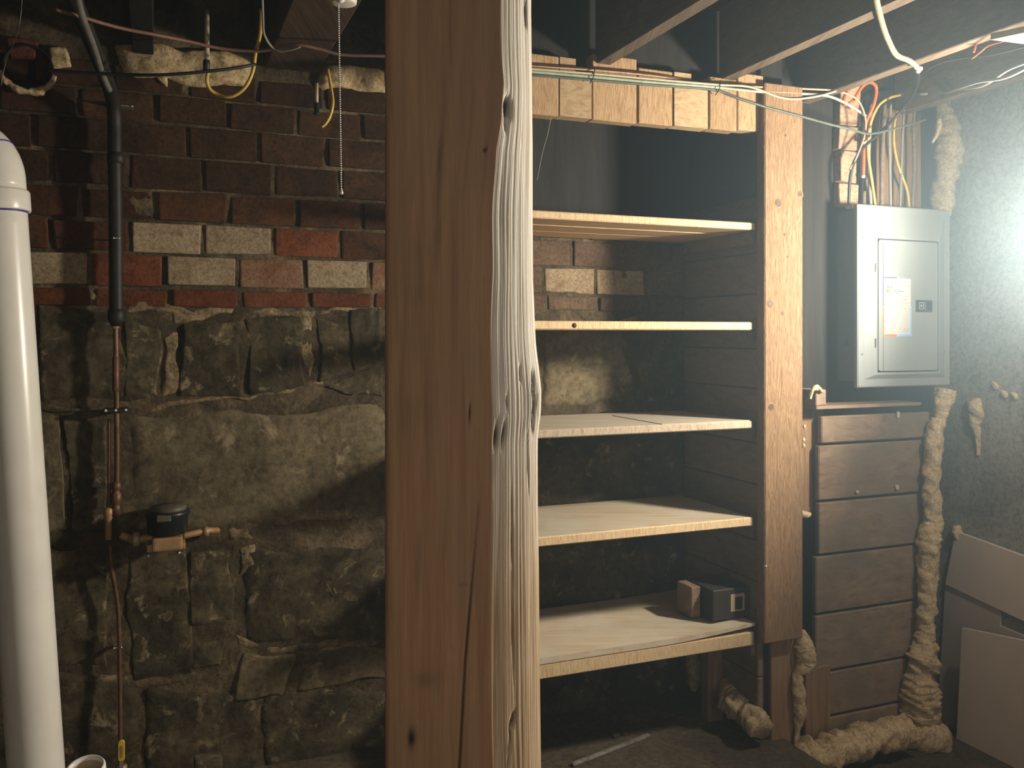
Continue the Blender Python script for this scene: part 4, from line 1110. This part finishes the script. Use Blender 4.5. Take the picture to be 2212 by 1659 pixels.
# paper scraps on the plank wall
for (x_, y_, w2, h2, lab) in ((1853, 1063, 8, 5, 'small white paper scrap on the plank wall, left one'), (1939, 1053, 9, 10, 'small white paper scrap on the plank wall, right one'), (1941, 896, 8, 14, 'pale foam scrap near the top of the plank wall')):
    uu, z_ = PV(x_, y_, 0.022)
    s_ = w2 / F * 3.15 / 2; t_ = h2 / F * 3.15 / 2
    o = rrect('paper_scrap', uu - s_, uu + s_, z_ - t_, z_ + t_, 0.0265, 0.0215, 'paper', None, min(s_, t_) * 0.5, 0.001)
    tag(o, lab, 'scrap')

# ------------------------------------------------------------------ boards leaning on the right wall
def right_board(name, pts, off0, off1, mat, label):
    a = [R(UC - off0, *PU(x, y, UC - off0)) for x, y in pts]
    n = len(a)
    b = [p + U * (off0 - off1) for p in a]
    faces = [tuple(range(n)), tuple(range(n, 2 * n))[::-1]] + [(k, k + n, (k + 1) % n + n, (k + 1) % n) for k in range(n)]
    me = mesh_from(a + b, faces)
    bm = bmesh.new(); bm.from_mesh(me); bmesh.ops.recalc_face_normals(bm, faces=bm.faces); bm.to_mesh(me); bm.free()
    o = link(name, me, mat); tag(o, label, 'board'); return o
def ext(p, q, x):        # extend the line p->q to pixel x
    return (x, p[1] + (q[1] - p[1]) * (x - p[0]) / (q[0] - p[0]))
tA, tB = (2064, 1148), (2212, 1202)
right_board('pinkish_board', [tA, tB, ext(tA, tB, 2420), (2420, 1420), (2212, 1342), (2042, 1262)], 0.020, 0.004, 'board2', 'upper pinkish board fixed to the lower right wall')
right_board('dull_board', [(2042, 1262), (2161, 1312), (2160, 1352), (2420, 1460), (2420, 2100), (2075, 1690), (2024, 1560)], 0.012, 0.002, 'board', 'dull shaded board behind the standing pale sheet')
# pale sheet standing in front
def sheet():
    pts = [(2078, 1356), (2212, 1384), (2420, 1428), (2420, 2000), (2066, 1640)]
    off = 0.075
    a = []
    for x, y in pts:
        a.append(R(UC - off, *PU(x, y, UC - off)))
    zmin = 0.002
    a = [Vector((p.x, p.y, max(p.z, zmin))) for p in a]
    b = [p + U * 0.012 for p in a]
    n = len(a)
    faces = [tuple(range(n)), tuple(range(n, 2 * n))[::-1]] + [(k, k + n, (k + 1) % n + n, (k + 1) % n) for k in range(n)]
    me = mesh_from(a + b, faces)
    bm = bmesh.new(); bm.from_mesh(me); bmesh.ops.recalc_face_normals(bm, faces=bm.faces); bm.to_mesh(me); bm.free()
    o = link('pale_sheet', me, 'board2'); tag(o, 'pale stiff sheet standing on the floor in the lower right corner', 'board')
sheet()

# ------------------------------------------------------------------ LAMPHOLDER WITH PULL CHAIN
lh = thing('pull_chain_lampholder', 'white porcelain lampholder with bead pull chain under the wide beam', 'lampholder', None)
DL = 2.07
lc = P(742, 0, DL)
lcx = Vector((lc.x, lc.y + 0.0, JB + 0.01))
lathe('base', lcx, -Z, [(0.055, 0.0), (0.055, 0.018), (0.046, 0.03), (0.034, 0.045), (0.030, 0.070), (0.026, 0.072), (0.0, 0.070)], 'porcelain', lh, 28)
spout = P(735, 6, DL - 0.035)
lathe('chain_spout', Vector((spout.x, spout.y, spout.z + 0.030)), -Z, [(0.010, 0.0), (0.012, 0.012), (0.010, 0.026), (0.004, 0.030), (0.0, 0.030)], 'porcelain', lh, 16)
c0 = P(731, 12, DL - 0.035); c1 = P(737, 412, DL - 0.035)
bm = bmesh.new()
nb_ = 82
for k in range(nb_):
    p_ = c0.lerp(c1, k / (nb_ - 1))
    bmesh.ops.create_icosphere(bm, subdivisions=1, radius=0.0025, matrix=Matrix.Translation(p_))
me = bpy.data.meshes.new('chain'); bm.to_mesh(me); bm.free()
me.polygons.foreach_set('use_smooth', [True] * len(me.polygons))
ch = link('pull_chain', me, 'chain', lh)
ch['kind'] = 'stuff'
lathe('chain_bell', c1 + Z * 0.006, -Z, [(0.0015, 0), (0.003, 0.003), (0.005, 0.010), (0.0045, 0.014), (0.0, 0.015)], 'chain', lh, 14)

# ------------------------------------------------------------------ CABLES
def cable(name, label, pts, r, mat, group=None, n=8, cat='cable'):
    o = tube(name, pts, r, mat, None, n, 10)
    return tag(o, label, cat, group)
bf = lambda x, y, off=0.0: PVp(x, y, -0.03 - off)
cable('rust_cable', 'long rust-brown wire running over the cable bundle above the shelves', [bf(1085, 136), bf(1150, 143), bf(1300, 153), bf(1420, 165), bf(1500, 178), bf(1640, 188), bf(1740, 192), bf(1808, 197), bf(1850, 214, -0.03), bf(1868, 250, -0.04), bf(1868, 290, -0.05), bf(1850, 340, -0.06), bf(1836, 366, -0.07)], 0.0034, 'cable_rust')
cable('cream_cable', 'cream cable of the bundle that sags past the tall shelf post', [bf(1085, 144, 0.01), bf(1150, 149, 0.01), bf(1300, 161, 0.01), bf(1420, 172, 0.01), bf(1550, 183, 0.01), bf(1620, 188, 0.012), bf(1680, 209, 0.015), bf(1720, 214, 0.015), bf(1770, 207, 0.015), bf(1806, 197, 0.01)], 0.0036, 'cable_cream')
cable('green_cable', 'thick pale green cable in the bundle above the shelves', [bf(1085, 150), bf(1150, 155), bf(1280, 166), bf(1400, 177), bf(1540, 188), bf(1640, 198, 0.005), bf(1740, 203, 0.005), bf(1790, 208, 0.0), bf(1830, 225, -0.03), bf(1870, 250, -0.06)], 0.0048, 'cable_green')
cable('grey_cable', 'dark grey-green cable lowest in the bundle, dipping across the tall post', [bf(1085, 158), bf(1150, 162), bf(1280, 173), bf(1400, 183), bf(1540, 194), bf(1600, 214, 0.012), bf(1660, 233, 0.016), bf(1736, 253, 0.016), bf(1790, 268), bf(1840, 280), bf(1880, 289, -0.02), bf(1940, 276, -0.02), bf(2000, 258, -0.02)], 0.0042, 'cable_dgreen')
cable('brown_cable', 'second rust wire on the back of the cable bundle', [bf(1085, 132, -0.008), bf(1150, 139, -0.008), bf(1300, 150, -0.008), bf(1420, 162, -0.008), bf(1540, 181, -0.005), bf(1700, 189, -0.003), bf(1800, 195, -0.003)], 0.0030, 'cable_brown')
for (x_, y_, lab) in ((1282, 160, 'wire staple holding the cable bundle over the third block'), (1553, 187, 'wire staple holding the cable bundle near the tall post')):
    p_ = bf(x_, y_, 0.006)
    o = tube('cable_staple', [p_ + Z * 0.022 + U * 0.010 + V * 0.006, p_ + Z * 0.008 - V * 0.006, p_ - Z * 0.010 - U * 0.004 - V * 0.008, p_ - Z * 0.026 - U * 0.006 + V * 0.012], 0.0014, 'iron', None, 5, 6)
    tag(o, lab, 'staple')
wv = lambda x, y, v=0.05: PVp(x, y, v)
cable('orange_cable', 'bright orange cable looped above the electrical panel', [wv(1846, 176, 0.07), wv(1826, 205, 0.05), wv(1824, 226, 0.04), wv(1842, 218, 0.03), wv(1862, 188, 0.02), wv(1880, 178, 0.02), wv(1893, 190, 0.03), wv(1888, 225, 0.04), wv(1873, 260, 0.06), wv(1867, 300, 0.07), wv(1866, 340, 0.07), wv(1865, 382, 0.075)], 0.0058, 'cable_orange')
cable('yellow_cable', 'yellow cable arching into the middle of the panel top', [wv(1945, 205, 0.08), wv(1920, 212, 0.06), wv(1898, 228, 0.05), wv(1882, 262, 0.05), wv(1876, 300, 0.055), wv(1876, 340, 0.06), wv(1884, 395, 0.065), wv(1893, 460, 0.07)], 0.0052, 'cable_yellow')
cable('yellow_cable', 'yellow cable that swings to the right half of the panel top', [wv(1938, 240, 0.09), wv(1932, 270, 0.08), wv(1931, 310, 0.075), wv(1938, 350, 0.07), wv(1950, 385, 0.07), wv(1960, 415, 0.07), wv(1965, 462, 0.07)], 0.0052, 'cable_yellow')
cable('black_cable', 'thick black cable crossing diagonally in front of the panel wires', [wv(1984, 152, -0.25), wv(1982, 180, -0.15), wv(1966, 215, -0.06), wv(1935, 252, 0.0), wv(1900, 288, 0.02), wv(1866, 318, 0.03), wv(1845, 350, 0.035), wv(1836, 390, 0.045), wv(1833, 452, 0.06)], 0.0056, 'cable_black')
GREYS = [(1879, 1882, 0.10, 0.0062, 'cable_grey', 'grey cable dropping right behind the first yellow cable'),
         (1908, 1904, 0.095, 0.0078, 'cable_brownish', 'wide brown braided cable dropping behind the panel wires'),
         (1921, 1924, 0.08, 0.0055, 'cable_grey', 'grey-white cable with a bright scratch dropping to the panel'),
         (1950, 1944, 0.085, 0.0050, 'cable_grey', 'thin grey cable crossing behind the second yellow cable'),
         (1973, 1970, 0.08, 0.0058, 'cable_brownish', 'rightmost brown cable dropping to the panel'),
         (1868, 1866, 0.11, 0.0068, 'cable_brownish', 'brown cable below the end of the orange cable')]
for i, (xa, xb, v_, r_, m_, lab) in enumerate(GREYS):
    ys = 225 if i != 5 else 385
    cable('drop_cable', lab, [wv(xa + 3, ys, v_), wv(xa, ys + 60, v_ - 0.01), wv(xa + random.uniform(-3, 3), 350 if ys < 300 else 415, v_ - 0.015), wv(xb, 462, 0.07)], r_, m_, 'cables dropping into the panel')
cable('cream_cable', 'thick cream cable coming down from the ceiling to a joist at the right', [P(1886, -60, 2.08), P(1893, 0, 2.2), P(1906, 52, 2.36), P(1918, 85, 2.46), P(1936, 118, 2.57), P(1962, 130, 2.66), P(1978, 142, 2.70), P(1984, 154, 2.73)], 0.0082, 'cable_tan')
cap = lathe('cable_clip', P(1980, 150, 2.71), Vector((1, 0.2, 0.25)), [(0.0, 0), (0.009, 0.001), (0.009, 0.012), (0.006, 0.018), (0, 0.019)], 'white', None, 12)
tag(cap, 'small white plastic clip where the thick cream cable turns down', 'clip')
oc = lathe('cable_clip', wv(1863, 306, 0.058), U, [(0.0, 0), (0.008, 0.001), (0.008, 0.014), (0.0, 0.015)], 'cable_cream', None, 12); tag(oc, 'beige clip halfway down the orange cable', 'clip')
oc = lathe('cable_clip', wv(1862, 381, 0.07), U, [(0.0, 0), (0.006, 0.001), (0.006, 0.011), (0.0, 0.012)], 'white', None, 12); tag(oc, 'white clip at the lower end of the orange cable', 'clip')
cable('grey_cable', 'upper grey cable sagging away to the right picture edge', [wv(1985, 203, 0.0), wv(2040, 200, -0.1), P(2110, 178, 2.75), P(2170, 168, 2.55), P(2230, 140, 2.4), P(2320, 90, 2.2)], 0.0050, 'cable_grey')
cable('grey_cable', 'lower grey cable running behind to the right picture edge', [wv(1990, 190, 0.02), wv(2050, 192, -0.1), P(2120, 186, 2.75), P(2180, 150, 2.55), P(2240, 128, 2.4), P(2320, 100, 2.2)], 0.0040, 'cable_grey')
cable('dark_cable', 'thin dark cable curving along the third joist at the right', [wv(1985, 165, -0.1), P(2020, 140, 2.75), P(2070, 126, 2.65), P(2140, 118, 2.5), P(2230, 96, 2.3)], 0.0036, 'cable_black')
cable('orange_wire', 'short thin orange wire beside the cream fixture plate', [P(2100, 126, 2.35), P(2118, 112, 2.30), P(2136, 98, 2.22), P(2170, 88, 2.1)], 0.0024, 'cable_orange')
cable('orange_wire', 'tiny orange wire stub hanging from the third joist', [P(2109, 90, 2.537), P(2106, 104, 2.537), P(2103, 113, 2.537)], 0.0030, 'cable_orange')
# left side cables
cable('rust_cable', 'brown cable stapled across the ceiling to the left of the column', [P(120, 20, 2.1), P(250, 58, 2.25), P(330, 74, 2.32), P(400, 88, 2.40), P(480, 105, 2.46), P(560, 110, 2.48), P(606, 101, 2.47), P(645, 97, 2.46), P(690, 106, 2.48), P(740, 118, 2.50), P(830, 121, 2.52), P(960, 128, 2.56)], 0.0048, 'cable_brown')
cable('white_wire', 'thin pale wire that joins the brown ceiling cable by the beam', [P(566, -20, 2.2), P(568, 40, 2.32), P(570, 72, 2.40), P(584, 98, 2.46), P(602, 110, 2.47), P(630, 107, 2.465), P(648, 101, 2.46)], 0.0034, 'cable_grey')
cable('yellow_cable', 'yellow cable hanging in a wide loop in front of the brick top', [P(565, 20, 2.36), P(562, 72, 2.44), P(552, 115, 2.5), P(547, 150, 2.52), P(534, 182, 2.52), P(514, 202, 2.52), P(492, 209, 2.52), P(468, 203, 2.52), P(453, 192, 2.51), P(447, 175, 2.50), P(449, 156, 2.49)], 0.0052, 'cable_yellow')
cable('yellow_cable', 'short curved yellow cable end hanging left of the pull chain', [P(708, 150, 2.6), P(715, 190, 2.58), P(719, 222, 2.56), P(713, 250, 2.56), P(704, 266, 2.56), P(695, 274, 2.56)], 0.0046, 'cable_yellow')
cable('black_cable', 'thin black cable crossing low in front of the foam on the left', [P(100, 152, 2.36), P(170, 157, 2.37), P(260, 161, 2.38), P(340, 162, 2.38), P(420, 157, 2.40), P(500, 148, 2.44), P(552, 139, 2.48)], 0.0045, 'cable_black')
sb = thing('knob_tube', 'pale insulating tube with black end hanging behind the brown cable', 'tube', None)
lathe('tube', P(447, 22, 2.49), -Z, [(0.0, 0), (0.0068, 0.0), (0.0068, 0.142), (0.0, 0.142)], 'cable_cream', sb, 14)
lathe('end_cap', P(446, 130, 2.49), -Z, [(0.0085, 0), (0.0095, 0.002), (0.0095, 0.034), (0.0, 0.035)], 'cable_black', sb, 14)
sb = thing('knob_tube', 'short pale insulating tube with black end by the small yellow cable', 'tube', None)
lathe('tube', P(684, 180, 2.60), -Z, [(0.0, 0), (0.0052, 0.0), (0.0052, 0.06), (0.0, 0.06)], 'cable_cream', sb, 14)
lathe('end_cap', P(684, 222, 2.60), -Z, [(0.007, 0), (0.0078, 0.002), (0.0078, 0.030), (0.010, 0.031), (0.010, 0.034), (0.0, 0.035)], 'cable_black', sb, 14)

# scrap boards behind the wires
for (x0_, x1_, y0_, y1_, v_, lab) in ((1816, 1862, 178, 268, 0.100, 'topmost broken lath board behind the orange cable'), (1814, 1858, 270, 322, 0.098, 'grooved lath board behind the wires, second from top'), (1816, 1852, 324, 392, 0.10, 'third lath board behind the black cable'), (1812, 1856, 394, 446, 0.102, 'lowest lath board just above the panel connectors'), (1895, 1990, 230, 446, 0.118, 'wide dim backing board behind the yellow cables')):
    ua_, zt_ = PV(x0_, y0_, v_); ub_, _ = PV(x1_, y0_, v_); zb_ = PV(x0_, y1_, v_)[1]
    o = rbox('lath_board', ua_, ub_, v_, 0.134, zb_, zt_, 'scrap_wood' if x1_ < 1890 else 'stud_wood', None, 0.003, 0.003)
    tag(o, lab, 'board', 'boards behind the panel wires')

# cream fixture plate at the right picture edge
fp = thing('fixture_plate', 'cream enamelled ceiling fixture whose corner shows at the upper right edge', 'light fixture', None)
pc = Vector((1.042, 1.915, 0)); e1 = Vector((0.95, 0.30, 0)).normalized(); e2 = Vector((0.72, -0.69, 0)).normalized()
zz_ = 2.142
A = [pc, pc + e1 * 0.14, pc + e1 * 0.14 + e2 * 0.12, pc + e2 * 0.12]
vsx = [Vector((p.x, p.y, zz_)) for p in A] + [Vector((p.x, p.y, zz_ + 0.014)) for p in A]
link('plate', mesh_from(vsx, [(3, 2, 1, 0), (4, 5, 6, 7), (0, 1, 5, 4), (1, 2, 6, 5), (2, 3, 7, 6), (3, 0, 4, 7)]), 'fixture', fp)
mid = (A[0] + A[2]) / 2
lathe('stem', Vector((mid.x, mid.y, zz_ + 0.012)), Z, [(0.03, 0), (0.03, 0.02), (0.012, 0.03), (0.012, CEIL - zz_ - 0.03), (0.0, CEIL - zz_ - 0.03)], 'fixture', fp, 16)

# ------------------------------------------------------------------ BOX AND SMALL THINGS ON THE LOWEST SHELF
bxg = thing('dark_carton', 'dark carton with a cream label at the right end of the lowest shelf', 'box', None)
zt5 = zb5 + 0.033
cu0 = PV(1540, 1320, 0.05)[0]
cu1 = -0.011
rbox('carton', cu0, cu1, 0.05, 0.22, zt5 + 0.002, zt5 + 0.105, 'box_dark', bxg, 0.003)
lu_, lz_ = PV(1582, 1284, 0.049); lu2, _ = PV(1617, 1284, 0.049); lz2 = PV(1582, 1321, 0.049)[1]
lz2 = max(lz2, zt5 + 0.006)
lu_, lu2 = cu1 - 0.078, cu1 - 0.022
lb_ = rbox('label', lu_, lu2, 0.0485, 0.0505, lz2, lz_, 'box_label', bxg, 0)
rbox('label_print', lu_ + (lu2 - lu_) * 0.3, lu2 - (lu2 - lu_) * 0.15, 0.0480, 0.0487, lz2 + (lz_ - lz2) * 0.08, lz2 + (lz_ - lz2) * 0.82, 'box_dark', lb_, 0)
wb = rbox('wood_offcut', cu0 - 0.045, cu0 - 0.008, 0.11, 0.20, zt5 + 0.002, zt5 + 0.105, 'plank_side', None, 0.003)
tag(wb, 'brown wood offcut standing left of the dark carton', 'offcut')
# added strip standing in for a light streak, and crumbs on the slab
def on_slab(x, y, z=SLAB_Z):
    D = (EYE - z) * F / (y - CY)
    return P(x, y, D)
p0 = on_slab(1236, 1652, SLAB_Z + 0.006); p1 = on_slab(1402, 1588, SLAB_Z + 0.006)
dd = (p1 - p0).normalized(); nn = dd.cross(Z).normalized()
o = link('streak_strip', box_mesh((p0 + p1) / 2, (dd, nn, Z), ((p1 - p0).length / 2, 0.008, 0.005), 0.002), 'concrete'); tag(o, 'thin added strip standing in for a light streak on the slab', 'strip')
for i, (x_, y_, s_, lab) in enumerate(((1330, 1592, 0.012, 'larger pale crumb of mortar on the slab'), (1349, 1588, 0.007, 'smaller pale crumb of mortar on the slab'))):
    p_ = on_slab(x_, y_)
    o = link('mortar_crumb', box_mesh(p_ + Z * s_ * 0.45, (U, V, Z), (s_, s_ * 0.7, s_ * 0.45), s_ * 0.3, s_ * 0.2, 2), 'mortar_pale'); tag(o, lab, 'crumb')
tl = on_slab(470, 1652)
o = link('stone_chip', box_mesh(PVp(448, 1648, BACK_V - 0.12) , (U, V, Z), (0.04, 0.03, 0.018), 0.008, 0.004, 2), 'stone_light'); tag(o, 'flat stone chip at the foot of the wall by the bottom edge', 'stone')

# cobweb strands
for (pts, lab) in (([P(48, 0, 2.3), P(44, 40, 2.32), P(36, 80, 2.35), P(14, 130, 2.4), P(2, 185, 2.45)], 'faint cobweb strand at the upper left corner'),
                   ([PVp(1190, 255, -0.02), PVp(1183, 290, 0.02), PVp(1172, 330, 0.05), PVp(1160, 390, 0.08)], 'faint cobweb strand below the first header block'),):
    o = tube('cobweb', pts, 0.0006, 'web', None, 5, 5); tag(o, lab, 'cobweb')

# ------------------------------------------------------------------ HAZE (added, stands in for lens glare)
hm = bpy.data.materials.new('glare_air'); hm.use_nodes = True
nt = hm.node_tree
for n_ in list(nt.nodes): nt.nodes.remove(n_)
out = nt.nodes.new('ShaderNodeOutputMaterial'); vsn = nt.nodes.new('ShaderNodeVolumeScatter')
vsn.inputs['Color'].default_value = (0.62, 0.86, 1.0, 1); vsn.inputs['Density'].default_value = HAZE_DENSITY; vsn.inputs['Anisotropy'].default_value = HAZE_G
nt.links.new(vsn.outputs[0], out.inputs['Volume'])
hz = link('glare_haze', box_mesh(Vector((0, 1.0, 1.29)), (Vector((1, 0, 0)), Vector((0, 1, 0)), Z), (3.4, 3.4, 1.28)), hm)
tag(hz, 'added thin haze that imitates lens glare', 'haze', None, 'stuff')
